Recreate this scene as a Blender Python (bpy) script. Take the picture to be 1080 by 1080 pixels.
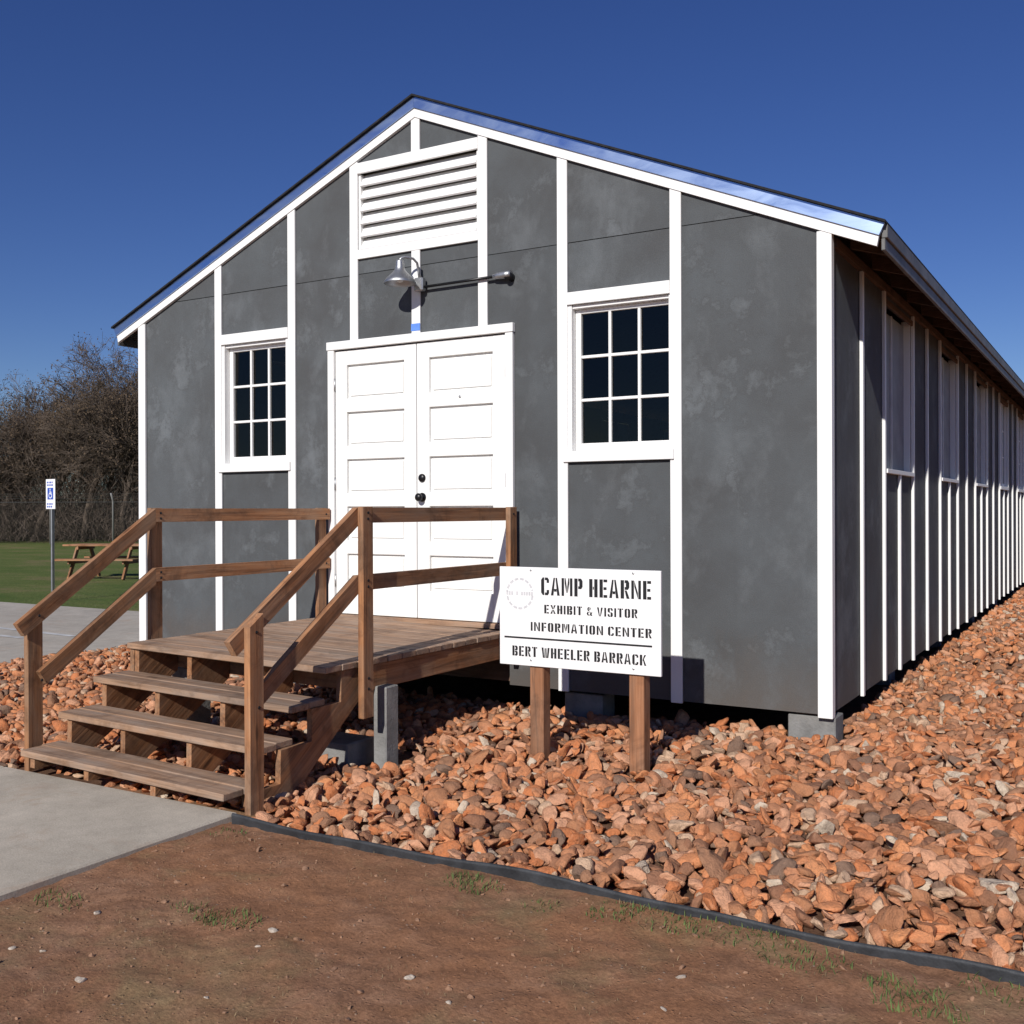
import bpy, math, random
import numpy as np
from mathutils import Matrix, Vector

for o in list(bpy.data.objects):
    bpy.data.objects.remove(o)
S = bpy.context.scene
COL = S.collection
RNG = np.random.default_rng(11)
random.seed(5)

# ------------------------------------------------------------------ camera, sky, sun, exposure
CAM = np.array([4.6079, -6.3927, 1.2523])
FOC = 1100.04                     # focal length in pixels of the 1080 px photograph
cr = Vector((0.86046692, 0.50949473, -0.00343504))
cu = Vector((0.00199749, 0.00336851, 0.99999233))
cf = Vector((-0.50950239, 0.86046718, -0.00188078))
cd = bpy.data.cameras.new('camera')
cam = bpy.data.objects.new('camera', cd)
COL.objects.link(cam)
m3 = Matrix((cr, cu, -cf)).transposed()
cam.matrix_world = Matrix.Translation(Vector(CAM)) @ m3.to_4x4()
cd.sensor_width = 36.0
cd.lens = 36.0 * FOC / 1080.0
cd.clip_start = 0.05
cd.clip_end = 5000
S.camera = cam

SUN = Vector((0.126, -0.859, 0.497)).normalized()
world = bpy.data.worlds.new('World')
S.world = world
world.use_nodes = True
wn = world.node_tree.nodes
sky = wn.new('ShaderNodeTexSky')
sky.sky_type = 'NISHITA'
sky.sun_disc = False
sky.sun_elevation = math.asin(SUN.z)
sky.sun_rotation = math.atan2(SUN.x, SUN.y)
sky.altitude = 900
sky.air_density = 1.0
sky.dust_density = 0.0
sky.ozone_density = 5.0
hs = wn.new('ShaderNodeHueSaturation')      # clear, dry winter air: one even colour grade of the whole sky
hs.inputs['Saturation'].default_value = 1.16
hs.inputs['Hue'].default_value = 0.520
world.node_tree.links.new(sky.outputs[0], hs.inputs['Color'])
world.node_tree.links.new(hs.outputs[0], wn['Background'].inputs[0])
wn['Background'].inputs[1].default_value = 0.069
sl_ = bpy.data.lights.new('sun', 'SUN')
sl_.energy = 4.8
sl_.angle = math.radians(0.53)
sl_.color = (1.0, 0.955, 0.89)
sun = bpy.data.objects.new('sun', sl_)
COL.objects.link(sun)
sun.rotation_euler = SUN.to_track_quat('Z', 'Y').to_euler()
sun.location = (20, -60, 40)
S.view_settings.view_transform = 'Standard'
S.view_settings.look = 'None'
S.view_settings.gamma = 1.0
S.view_settings.exposure = 0.0
S.view_settings.use_curve_mapping = False
S.render.engine = 'CYCLES'
S.cycles.max_bounces = 6
S.cycles.transparent_max_bounces = 12

# ------------------------------------------------------------------ object helpers
WM = {}                            # world matrix of every object by name


def reg(o, M, parent=None):
    COL.objects.link(o)
    if parent is not None:
        o.parent = parent
        o.matrix_basis = WM[parent.name].inverted() @ M
    else:
        o.matrix_basis = M
    WM[o.name] = M.copy()
    return o


def tag(o, label=None, cat=None, group=None, kind=None):
    if label:
        o['label'] = label
    if cat:
        o['category'] = cat
    if group:
        o['group'] = group
    if kind:
        o['kind'] = kind
    return o


def empty(name, loc, rz=0.0, parent=None):
    o = bpy.data.objects.new(name, None)
    o.empty_display_size = 0.2
    return reg(o, Matrix.Translation(Vector(loc)) @ Matrix.Rotation(rz, 4, 'Z'), parent)


def mesh_np(name, V, Fl, mat, smooth=False):
    """V (n,3); Fl list of index lists, or an (m,k) int array of equal polygons"""
    me = bpy.data.meshes.new(name)
    if isinstance(Fl, np.ndarray):
        n, k = Fl.shape
        me.vertices.add(len(V))
        me.vertices.foreach_set('co', np.asarray(V, np.float32).ravel())
        me.loops.add(n * k)
        me.loops.foreach_set('vertex_index', Fl.astype(np.int32).ravel())
        me.polygons.add(n)
        me.polygons.foreach_set('loop_start', np.arange(0, n * k, k, dtype=np.int32))
        me.update(calc_edges=True)
    else:
        me.from_pydata([tuple(v) for v in V], [], [list(f) for f in Fl])
    if smooth:
        me.polygons.foreach_set('use_smooth', np.ones(len(me.polygons), bool))
    else:
        me.polygons.foreach_set('use_smooth', np.zeros(len(me.polygons), bool))
    if mat is not None:
        me.materials.append(mat)
    me.validate()
    return me


def put(name, me, M=None, parent=None):
    return reg(bpy.data.objects.new(name, me), M if M is not None else Matrix.Identity(4), parent)


_bc = {}


def box_mesh(dx, dy, dz, mat, ch):
    key = (round(dx, 4), round(dy, 4), round(dz, 4), mat.name, ch)
    if key in _bc:
        return _bc[key]
    h = np.array([dx, dy, dz]) / 2
    c = min(ch, 0.3 * min(dx, dy, dz))
    V = []
    idx = {}
    for sx in (-1, 1):
        for sy in (-1, 1):
            for sz in (-1, 1):
                s = np.array([sx, sy, sz])
                for a in range(3):
                    v = s * (h - c)
                    v[a] = s[a] * h[a]
                    idx[(sx, sy, sz, a)] = len(V)
                    V.append(v)
    Fs = []
    for a in range(3):
        b, d = (a + 1) % 3, (a + 2) % 3
        for s in (-1, 1):
            q = []
            for sb, sd in ((-1, -1), (1, -1), (1, 1), (-1, 1)):
                t = [0, 0, 0]
                t[a], t[b], t[d] = s, sb, sd
                q.append(idx[(t[0], t[1], t[2], a)])
            Fs.append(q if s > 0 else q[::-1])
    for a in range(3):              # edges along axis a
        b, d = (a + 1) % 3, (a + 2) % 3
        for sb in (-1, 1):
            for sd in (-1, 1):
                def k(sa, w):
                    t = [0, 0, 0]
                    t[a], t[b], t[d] = sa, sb, sd
                    return idx[(t[0], t[1], t[2], w)]
                q = [k(-1, b), k(1, b), k(1, d), k(-1, d)]
                Fs.append(q if sb * sd < 0 else q[::-1])
    for sx in (-1, 1):
        for sy in (-1, 1):
            for sz in (-1, 1):
                q = [idx[(sx, sy, sz, a)] for a in range(3)]
                Fs.append(q if sx * sy * sz > 0 else q[::-1])
    me = mesh_np('piece', V, Fs, mat)
    _bc[key] = me
    return me


def box(name, x0, x1, y0, y1, z0, z1, mat, parent=None, ch=0.003):
    """axis aligned box; its longest side becomes local X so that grain runs along it"""
    d = np.array([x1 - x0, y1 - y0, z1 - z0])
    c = Vector(((x0 + x1) / 2, (y0 + y1) / 2, (z0 + z1) / 2))
    a = int(np.argmax(d))
    if a == 0:
        Rm = Matrix.Identity(3)
        dd = d
    elif a == 1:
        Rm = Matrix(((0, -1, 0), (1, 0, 0), (0, 0, 1)))       # local x -> Y, local y -> -X
        dd = d[[1, 0, 2]]
    else:
        Rm = Matrix(((0, 0, 1), (0, 1, 0), (-1, 0, 0))).transposed()
        Rm = Matrix(((0, 0, -1), (0, 1, 0), (1, 0, 0)))       # local x -> Z, local z -> -X
        dd = d[[2, 1, 0]]
    return put(name, box_mesh(dd[0], dd[1], dd[2], mat, ch), Matrix.Translation(c) @ Rm.to_4x4(), parent)


def beam(name, p, q, w, h, mat, parent=None, ch=0.003, up=(0, 0, 1)):
    """bar from p to q, w across (horizontal), h in the up direction"""
    p, q = Vector(p), Vector(q)
    x = (q - p).normalized()
    y = Vector(up).cross(x)
    y.normalize()
    z = x.cross(y)
    M = Matrix((x, y, z)).transposed().to_4x4()
    return put(name, box_mesh((q - p).length, w, h, mat, ch), Matrix.Translation((p + q) / 2) @ M, parent)


def prism(name, poly, axis, a0, a1, mat, parent=None):
    """polygon in the plane normal to axis ('X': (y,z), 'Y': (x,z), 'Z': (x,y)), extruded a0..a1"""
    n = len(poly)
    P = np.array(poly, float)
    area = 0.5 * np.sum(P[:, 0] * np.roll(P[:, 1], -1) - np.roll(P[:, 0], -1) * P[:, 1])
    if area < 0:
        P = P[::-1]
    c = P.mean(0)
    V = []
    for a in (a0, a1):
        for u, v in P:
            V.append({'X': (a, u, v), 'Y': (u, a, v), 'Z': (u, v, a)}[axis])
    V = np.array(V)
    o = V.mean(0)
    Fs = [list(range(n))[::-1], list(range(n, 2 * n))]
    for i in range(n):
        j = (i + 1) % n
        Fs.append([i, j, n + j, n + i])
    if axis == 'Y':
        Fs = [f[::-1] for f in Fs]
    return put(name, mesh_np('piece', V - o, Fs, mat), Matrix.Translation(Vector(o)), parent)


def tube_np(pts, rad, n=10, caps=True):
    pts = [Vector(p) for p in pts]
    if not hasattr(rad, '__len__'):
        rad = [rad] * len(pts)
    V, Fs = [], []
    up = Vector((0.12, 0.31, 0.94))
    for i, p in enumerate(pts):
        d = (pts[min(i + 1, len(pts) - 1)] - pts[max(i - 1, 0)]).normalized()
        if abs(d.dot(up)) > 0.95:
            up = Vector((1, 0.1, 0))
        a = d.cross(up).normalized()
        b = d.cross(a)
        for k in range(n):
            t = 2 * math.pi * k / n
            V.append(p + (a * math.cos(t) + b * math.sin(t)) * rad[i])
    for i in range(len(pts) - 1):
        for k in range(n):
            k2 = (k + 1) % n
            Fs.append([i * n + k, i * n + k2, (i + 1) * n + k2, (i + 1) * n + k])
    if caps:
        Fs.append(list(range(n))[::-1])
        Fs.append([(len(pts) - 1) * n + k for k in range(n)])
    return V, Fs


def tube(name, pts, rad, mat, parent=None, n=12, smooth=True):
    o = Vector(pts[0])
    V, Fs = tube_np([Vector(p) - o for p in pts], rad, n)
    me = mesh_np(name, V, Fs, mat, smooth)
    return put(name, me, Matrix.Translation(o), parent)


def lathe(name, prof, loc, mat, parent=None, n=28, M=None):
    """profile of (r, z)"""
    V, Fs = [], []
    for r, z in prof:
        for k in range(n):
            t = 2 * math.pi * k / n
            V.append((r * math.cos(t), r * math.sin(t), z))
    for i in range(len(prof) - 1):
        for k in range(n):
            k2 = (k + 1) % n
            Fs.append([i * n + k, i * n + k2, (i + 1) * n + k2, (i + 1) * n + k])
    me = mesh_np(name, V, Fs, mat, True)
    T = Matrix.Translation(Vector(loc))
    return put(name, me, T @ M if M is not None else T, parent)


# ------------------------------------------------------------------ materials
def srgb(r, g, b):
    f = lambda c: (c / 255 / 12.92) if c / 255 <= 0.04045 else ((c / 255 + 0.055) / 1.055) ** 2.4
    return (f(r), f(g), f(b), 1.0)


class Mat:
    def __init__(s, name, rough=0.8, metallic=0.0, spec=0.3):
        s.m = bpy.data.materials.new(name)
        s.m.use_nodes = True
        s.nt = s.m.node_tree
        s.b = s.nt.nodes['Principled BSDF']
        s.b.inputs['Roughness'].default_value = rough
        s.b.inputs['Metallic'].default_value = metallic
        s.b.inputs['Specular IOR Level'].default_value = spec
        tc = s.nt.nodes.new('ShaderNodeTexCoord')
        s.obj = tc.outputs['Object']
        oi = s.nt.nodes.new('ShaderNodeObjectInfo')
        s.rnd = oi.outputs['Random']
        g = s.nt.nodes.new('ShaderNodeNewGeometry')
        s.pos = g.outputs['Position']

    def link(s, a, b):
        s.nt.links.new(a, b)

    def math(s, op, a, b=0.0, c=None):
        n = s.nt.nodes.new('ShaderNodeMath')
        n.operation = op
        for i, v in enumerate((a, b, c)):
            if v is None:
                continue
            if isinstance(v, (int, float)):
                n.inputs[i].default_value = v
            else:
                s.link(v, n.inputs[i])
        return n.outputs[0]

    def vmap(s, vec, scale=(1, 1, 1), rnd=0.0):
        """scale a coordinate; rnd shifts it by the object's random number"""
        n = s.nt.nodes.new('ShaderNodeMapping')
        n.inputs['Scale'].default_value = scale
        s.link(vec, n.inputs['Vector'])
        out = n.outputs[0]
        if rnd:
            a = s.nt.nodes.new('ShaderNodeVectorMath')
            a.operation = 'ADD'
            cb = s.nt.nodes.new('ShaderNodeCombineXYZ')
            r = s.math('MULTIPLY', s.rnd, rnd)
            for i in range(3):
                s.link(r, cb.inputs[i])
            s.link(out, a.inputs[0])
            s.link(cb.outputs[0], a.inputs[1])
            out = a.outputs[0]
        return out

    def noise(s, vec, scale, detail=4.0, rough=0.6, dist=0.0):
        n = s.nt.nodes.new('ShaderNodeTexNoise')
        n.inputs['Scale'].default_value = scale
        n.inputs['Detail'].default_value = detail
        n.inputs['Roughness'].default_value = rough
        n.inputs['Distortion'].default_value = dist
        s.link(vec, n.inputs['Vector'])
        return n.outputs['Fac']

    def ramp(s, fac, stops, interp='LINEAR'):
        n = s.nt.nodes.new('ShaderNodeValToRGB')
        cr_ = n.color_ramp
        cr_.interpolation = interp
        while len(cr_.elements) < len(stops):
            cr_.elements.new(0.5)
        for e, (p, c) in zip(cr_.elements, stops):
            e.position = p
            e.color = c if hasattr(c, '__len__') else (c, c, c, 1)
        s.link(fac, n.inputs[0])
        return n.outputs[0]

    def mix(s, fac, a, b, mode='MIX'):
        n = s.nt.nodes.new('ShaderNodeMix')
        n.data_type = 'RGBA'
        n.blend_type = mode
        for i, v in ((0, fac), (6, a), (7, b)):
            if isinstance(v, (int, float)):
                n.inputs[i].default_value = v
            elif isinstance(v, tuple):
                n.inputs[i].default_value = v
            else:
                s.link(v, n.inputs[i])
        return n.outputs[2]

    def bump(s, h, strength, dist=0.01, normal=None):
        n = s.nt.nodes.new('ShaderNodeBump')
        n.inputs['Strength'].default_value = strength
        n.inputs['Distance'].default_value = dist
        s.link(h, n.inputs['Height'])
        if normal is not None:
            s.link(normal, n.inputs['Normal'])
        s.link(n.outputs[0], s.b.inputs['Normal'])
        return n.outputs[0]

    def color(s, c):
        if isinstance(c, tuple):
            s.b.inputs['Base Color'].default_value = c
        else:
            s.link(c, s.b.inputs['Base Color'])
        return s


def mat_felt(name, base, hi, tint):
    """weathered grey felt sheet: soft cloudy blotches, faint runs, fine mineral grain"""
    M = Mat(name, 0.82, spec=0.2)
    v = M.vmap(M.pos, (1, 1, 1), 3.0)
    big = M.noise(v, 1.5, 6, 0.62, 0.2)
    mid = M.noise(M.vmap(M.pos, (1, 1, 0.7), 3.0), 2.6, 7, 0.66, 0.25)
    runs = M.noise(M.vmap(M.pos, (9, 9, 0.5), 7.0), 1.0, 4, 0.6)
    fine = M.noise(M.pos, 160, 2, 0.7)
    c = M.mix(M.ramp(big, [(0.36, 0.0), (0.66, 1.0)]), base, tint)
    c = M.mix(M.ramp(mid, [(0.52, 0.0), (0.78, 0.55)]), c, hi)
    c = M.mix(M.ramp(runs, [(0.5, 0.0), (0.8, 0.35)]), c, tint)
    # dried tide marks with a darker rim and a paler heart
    bl = M.noise(M.vmap(M.pos, (1, 1, 1.0), 5.0), 2.3, 8, 0.70, 0.15)
    c = M.mix(M.ramp(bl, [(0.555, 0.0), (0.575, 0.55), (0.60, 0.0)]), c, tint)
    c = M.mix(M.ramp(bl, [(0.57, 0.0), (0.70, 0.5)]), c, hi)
    # soil splashed up on the foot of the sheets
    sep = M.nt.nodes.new('ShaderNodeSeparateXYZ')
    M.link(M.pos, sep.inputs[0])
    low = M.ramp(M.math('ADD', sep.outputs['Z'], M.math('MULTIPLY', M.math('SUBTRACT', mid, 0.5), 0.9)), [(0.02, 0.55), (0.42, 0.0)])
    c = M.mix(low, c, (0.115, 0.092, 0.075, 1))
    c = M.mix(0.35, c, M.ramp(fine, [(0.25, 0.55), (0.75, 1.25)]), 'MULTIPLY')
    k = M.math('MULTIPLY_ADD', M.rnd, 0.16, 0.92)
    c = M.mix(1.0, c, k, 'MULTIPLY')
    M.color(c)
    M.link(M.ramp(mid, [(0.3, 0.9), (0.7, 0.68)]), M.b.inputs['Roughness'])
    wr = M.noise(M.vmap(M.pos, (5, 5, 0.9), 8.0), 1.0, 3, 0.5)
    h = M.math('ADD', M.math('MULTIPLY', fine, 0.35), M.math('ADD', M.math('MULTIPLY', big, 1.6), M.math('MULTIPLY', wr, 1.1)))
    M.bump(h, 0.35, 0.012)
    return M.m


def mat_paint(name, col, dirt, amount=0.5, rough=0.5):
    M = Mat(name, rough, spec=0.4)
    n1 = M.noise(M.vmap(M.obj, (1.2, 14, 14), 5.0), 1.0, 5, 0.65)
    n2 = M.noise(M.pos, 3.3, 4, 0.6)
    f = M.math('MULTIPLY', M.ramp(n1, [(0.45, 0.0), (0.85, 1.0)]), M.ramp(n2, [(0.35, 0.0), (0.75, amount)]))
    c = M.mix(f, col, dirt)
    M.color(c)
    M.bump(M.noise(M.vmap(M.obj, (4, 90, 90), 3.0), 1.0, 3, 0.6), 0.12, 0.004)
    return M.m


def mat_wood(name, a, b, dark, grey, greyamt, rough=0.78):
    """timber with long grain on local X, knots and weathering"""
    M = Mat(name, rough, spec=0.25)
    v = M.vmap(M.obj, (1.0, 1.0, 1.0), 9.0)
    warp = M.noise(v, 2.2, 3, 0.5)
    g = M.noise(M.vmap(M.obj, (1.6, 42, 42), 11.0), 1.0, 5, 0.62, 0.9)
    ring = M.noise(M.vmap(M.obj, (0.7, 13, 13), 4.0), 1.0, 2, 0.5, 1.8)
    c = M.mix(M.ramp(g, [(0.33, 0.0), (0.66, 1.0)]), a, b)
    c = M.mix(M.ramp(ring, [(0.52, 0.0), (0.62, 0.55), (0.7, 0.0)]), c, dark)
    vor = M.nt.nodes.new('ShaderNodeTexVoronoi')
    vor.inputs['Scale'].default_value = 1.0
    M.link(M.vmap(M.obj, (2.3, 8.5, 8.5), 6.0), vor.inputs['Vector'])
    c = M.mix(M.ramp(vor.outputs['Distance'], [(0.07, 0.85), (0.15, 0.0)]), c, dark)
    wx = M.noise(M.vmap(M.obj, (2.5, 9, 9), 2.0), 1.0, 5, 0.7)
    c = M.mix(M.ramp(wx, [(0.38, 0.0), (0.68, greyamt)]), c, grey)
    stn = M.noise(M.pos, 3.4, 6, 0.72, 0.6)
    c = M.mix(M.ramp(stn, [(0.50, 0.0), (0.70, 0.62)]), c, dark)
    k = M.math('MULTIPLY_ADD', M.rnd, 0.34, 0.88)
    c = M.mix(1.0, c, k, 'MULTIPLY')
    M.color(c)
    h = M.math('ADD', g, M.math('MULTIPLY', warp, 0.4))
    M.bump(h, 0.55, 0.006)
    return M.m


def mat_plain(name, col, rough=0.7, metallic=0.0, var=0.2, scale=8.0, spec=0.3, bump=0.1):
    M = Mat(name, rough, metallic, spec)
    n = M.noise(M.pos, scale, 5, 0.62)
    c = M.mix(1.0, col, M.ramp(n, [(0.3, 1 - var), (0.7, 1 + var)]), 'MULTIPLY')
    M.color(c)
    if bump:
        M.bump(M.noise(M.pos, scale * 9, 3, 0.6), bump, 0.01)
    return M.m


FELT = mat_felt('felt_wall', (0.093, 0.102, 0.109, 1), (0.165, 0.180, 0.192, 1), (0.072, 0.075, 0.078, 1))
FELT_SIDE = FELT
WHITE = mat_paint('white_paint', (0.80, 0.80, 0.79, 1), (0.40, 0.37, 0.33, 1), 0.35)
DOORW = mat_paint('white_door_paint', (0.82, 0.82, 0.80, 1), (0.5, 0.47, 0.42, 1), 0.25, 0.42)
WOOD = mat_wood('cedar_wood', (0.195, 0.082, 0.036, 1), (0.385, 0.185, 0.086, 1), (0.055, 0.027, 0.016, 1), (0.27, 0.190, 0.13, 1), 0.65)
DECK = mat_wood('deck_wood', (0.22, 0.130, 0.080, 1), (0.38, 0.240, 0.155, 1), (0.085, 0.048, 0.03, 1), (0.28, 0.225, 0.185, 1), 0.75, 0.85)
POSTW = mat_wood('sign_post_wood', (0.185, 0.080, 0.038, 1), (0.32, 0.150, 0.078, 1), (0.07, 0.034, 0.02, 1), (0.22, 0.165, 0.125, 1), 0.4)
EAVEW = mat_wood('eave_wood', (0.10, 0.058, 0.036, 1), (0.17, 0.10, 0.065, 1), (0.05, 0.03, 0.02, 1), (0.12, 0.10, 0.085, 1), 0.4)
CONC = mat_plain('concrete_block_grey', (0.21, 0.207, 0.20, 1), 0.9, 0, 0.28, 7, 0.2, 0.5)
SHINGLE = mat_plain('black_shingle', (0.022, 0.022, 0.024, 1), 0.9, 0, 0.4, 14, 0.2, 0.6)
DARK = mat_plain('dark_metal', (0.02, 0.02, 0.022, 1), 0.35, 0.6, 0.2, 30, 0.5, 0.05)
GALV = mat_plain('galvanised_steel', (0.46, 0.47, 0.48, 1), 0.46, 1.0, 0.18, 9, 0.5, 0.03)
FASC = mat_plain('weathered_fascia', (0.13, 0.13, 0.128, 1), 0.55, 0.0, 0.35, 5, 0.4, 0.15)
BLACKP = mat_plain('black_sign_paint', (0.014, 0.014, 0.016, 1), 0.6, 0, 0.3, 40, 0.3, 0.0)
GREYP = mat_plain('pale_grey_sign_print', (0.56, 0.56, 0.58, 1), 0.6, 0, 0.1, 40, 0.3, 0.0)
BLUEP = mat_plain('blue_sign_paint', (0.03, 0.085, 0.42, 1), 0.5, 0, 0.1, 20, 0.3, 0.0)
BLUEM = mat_plain('blue_mark_colour', (0.12, 0.26, 0.72, 1), 0.5, 0, 0.1, 40, 0.3, 0.0)


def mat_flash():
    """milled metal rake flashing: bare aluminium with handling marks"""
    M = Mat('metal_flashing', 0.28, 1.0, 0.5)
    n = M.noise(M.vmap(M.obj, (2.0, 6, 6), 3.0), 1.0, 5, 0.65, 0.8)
    M.color(M.ramp(n, [(0.3, (0.34, 0.43, 0.62, 1)), (0.7, (0.46, 0.60, 0.86, 1))]))  # blue of the reflected sky put into the base colour
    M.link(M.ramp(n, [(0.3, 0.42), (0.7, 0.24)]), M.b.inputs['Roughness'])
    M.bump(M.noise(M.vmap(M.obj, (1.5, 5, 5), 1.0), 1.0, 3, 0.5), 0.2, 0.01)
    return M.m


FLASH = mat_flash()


def mat_glass(name, tint, rough):
    M = Mat(name, rough)
    nt = M.nt
    out = nt.nodes['Material Output']
    tr = nt.nodes.new('ShaderNodeBsdfTransparent')
    tr.inputs[0].default_value = tint
    gl = nt.nodes.new('ShaderNodeBsdfGlossy')
    gl.inputs['Roughness'].default_value = rough
    gl.inputs['Color'].default_value = (0.80, 0.76, 0.68, 1)
    fr = nt.nodes.new('ShaderNodeFresnel')
    fr.inputs['IOR'].default_value = 1.5
    b = nt.nodes.new('ShaderNodeBump')
    b.inputs['Strength'].default_value = 0.08
    b.inputs['Distance'].default_value = 0.01
    M.link(M.noise(M.vmap(M.pos, (1, 1, 1), 4), 4.0, 2, 0.5), b.inputs['Height'])
    M.link(b.outputs[0], gl.inputs['Normal'])
    mx = nt.nodes.new('ShaderNodeMixShader')
    M.link(fr.outputs[0], mx.inputs[0])
    M.link(tr.outputs[0], mx.inputs[1])
    M.link(gl.outputs[0], mx.inputs[2])
    M.link(mx.outputs[0], out.inputs['Surface'])
    return M.m


GLASS = mat_glass('window_glass', (0.75, 0.79, 0.82, 1), 0.02)
FILM = mat_plain('dusty_side_glass', (0.16, 0.165, 0.17, 1), 0.33, 0, 0.25, 5, 0.5, 0.05)
SCREEN = mat_plain('grey_window_screen', (0.27, 0.28, 0.285, 1), 0.6, 0, 0.2, 5, 0.4, 0.1)
SCRF = mat_plain('grey_screen_frame', (0.62, 0.62, 0.62, 1), 0.6, 0, 0.2, 5, 0.4, 0.1)
INTER = mat_plain('interior_board', (0.09, 0.075, 0.06, 1), 0.9, 0, 0.2, 4, 0.1, 0.0)

# ------------------------------------------------------------------ ground, paving
GZ = -0.245


def mat_dirt():
    M = Mat('red_dirt', 0.95, spec=0.12)
    big = M.noise(M.pos, 0.8, 6, 0.6, 0.5)
    mid = M.noise(M.pos, 5.0, 6, 0.7, 0.4)
    fine = M.noise(M.pos, 70, 4, 0.75)
    c = M.ramp(mid, [(0.3, (0.195, 0.100, 0.056, 1)), (0.5, (0.258, 0.136, 0.079, 1)), (0.7, (0.325, 0.185, 0.115, 1))])
    c = M.mix(M.ramp(big, [(0.45, 0.0), (0.65, 0.7)]), c, (0.29, 0.135, 0.066, 1))
    g = M.noise(M.pos, 1.7, 5, 0.7, 0.3)
    c = M.mix(M.ramp(g, [(0.50, 0.0), (0.70, 0.65)]), c, (0.235, 0.180, 0.095, 1))
    c = M.mix(0.75, c, M.ramp(fine, [(0.25, 0.45), (0.5, 0.95), (0.78, 1.5)]), 'MULTIPLY')
    vor = M.nt.nodes.new('ShaderNodeTexVoronoi')
    vor.inputs['Scale'].default_value = 38
    M.link(M.pos, vor.inputs['Vector'])
    peb = M.ramp(vor.outputs['Distance'], [(0.10, 1.0), (0.22, 0.0)])
    sel = M.ramp(M.noise(M.pos, 12, 3, 0.6), [(0.56, 0.0), (0.62, 0.7)])
    c = M.mix(M.math('MULTIPLY', peb, sel), c, (0.42, 0.34, 0.27, 1))
    M.color(c)
    h = M.math('ADD', M.math('MULTIPLY', fine, 0.5), M.math('ADD', M.math('MULTIPLY', mid, 1.4), M.math('MULTIPLY', peb, 0.35)))
    M.bump(h, 0.5, 0.016)
    return M.m


def mat_lawn():
    M = Mat('mown_grass', 0.95, spec=0.1)
    a = M.noise(M.vmap(M.pos, (0.30, 0.55, 1)), 1.0, 7, 0.72)
    f = M.noise(M.pos, 16, 4, 0.8)
    c = M.ramp(a, [(0.35, (0.095, 0.145, 0.036, 1)), (0.52, (0.145, 0.175, 0.055, 1)), (0.64, (0.23, 0.190, 0.095, 1))])
    c = M.mix(0.8, c, M.ramp(f, [(0.3, 0.5), (0.7, 1.35)]), 'MULTIPLY')
    M.color(c)
    M.bump(f, 1.0, 0.05)
    return M.m


def mat_conc(name, a, b):
    M = Mat(name, 0.88, spec=0.2)
    big = M.noise(M.pos, 0.9, 6, 0.65, 0.4)
    mid = M.noise(M.pos, 7, 5, 0.7)
    fine = M.noise(M.pos, 130, 3, 0.7)
    c = M.mix(M.ramp(big, [(0.3, 0.0), (0.7, 1.0)]), a, b)
    c = M.mix(0.6, c, M.ramp(mid, [(0.3, 0.78), (0.7, 1.18)]), 'MULTIPLY')
    c = M.mix(0.6, c, M.ramp(fine, [(0.3, 0.72), (0.7, 1.25)]), 'MULTIPLY')
    st = M.noise(M.pos, 2.1, 5, 0.75, 1.0)
    c = M.mix(M.ramp(st, [(0.54, 0.0), (0.70, 0.5)]), c, (0.38, 0.275, 0.20, 1))
    M.color(c)
    M.bump(M.math('ADD', fine, M.math('MULTIPLY', mid, 0.6)), 0.35, 0.006)
    return M.m


DIRT = mat_dirt()
LAWN = mat_lawn()
WALKC = mat_conc('walk_concrete', (0.40, 0.355, 0.29, 1), (0.52, 0.465, 0.385, 1))
LOTC = mat_conc('lot_concrete', (0.37, 0.335, 0.285, 1), (0.47, 0.43, 0.37, 1))
LINEP = mat_plain('worn_white_line', (0.5, 0.5, 0.49, 1), 0.8, 0, 0.25, 5, 0.2, 0.1)
EDGEM = mat_plain('black_edging', (0.035, 0.038, 0.043, 1), 0.62, 0, 0.45, 10, 0.35, 0.3)


def vnoise(x, y, f, seed):
    """smooth value noise on numpy arrays"""
    r = np.random.default_rng(seed)
    G = r.random((256, 256))
    u, v = x * f, y * f
    i, j = np.floor(u).astype(int), np.floor(v).astype(int)
    a, b = u - i, v - j
    a, b = a * a * (3 - 2 * a), b * b * (3 - 2 * b)
    g = lambda p, q: G[p % 256, q % 256]
    return (g(i, j) * (1 - a) + g(i + 1, j) * a) * (1 - b) + (g(i, j + 1) * (1 - a) + g(i + 1, j + 1) * a) * b


def sheet(name, x0, x1, y0, y1, step, hf, mat, kind='structure', smooth=True):
    xs = np.arange(x0, x1 + step * 0.5, step)
    ys = np.arange(y0, y1 + step * 0.5, step)
    X, Y = np.meshgrid(xs, ys)
    Z = hf(X, Y)
    nx, ny = len(xs), len(ys)
    V = np.stack([X.ravel(), Y.ravel(), Z.ravel()], 1)
    i = np.arange(nx * ny).reshape(ny, nx)
    Fq = np.stack([i[:-1, :-1].ravel(), i[:-1, 1:].ravel(), i[1:, 1:].ravel(), i[1:, :-1].ravel()], 1)
    o = put(name, mesh_np(name, V, Fq, mat, smooth))
    tag(o, kind=kind)
    return o


g = 3000.0
o = put('ground', mesh_np('ground', [(-g, -g, GZ - 0.03), (g, -g, GZ - 0.03), (g, g, GZ - 0.03), (-g, g, GZ - 0.03)], [[0, 1, 2, 3]], DIRT))
tag(o, 'red brown bare ground reaching to the horizon', kind='structure')
o['label'] = 'wide bare red brown ground reaching to the horizon'


def dirt_h(x, y):
    return GZ + 0.020 * (vnoise(x + 40, y + 40, 1.3, 1) - 0.5) + 0.014 * (vnoise(x + 40, y + 40, 5, 2) - 0.5) \
        + 0.010 * (vnoise(x + 40, y + 40, 17, 3) - 0.5) + 0.006 * (vnoise(x + 40, y + 40, 40, 4) - 0.5)


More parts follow.
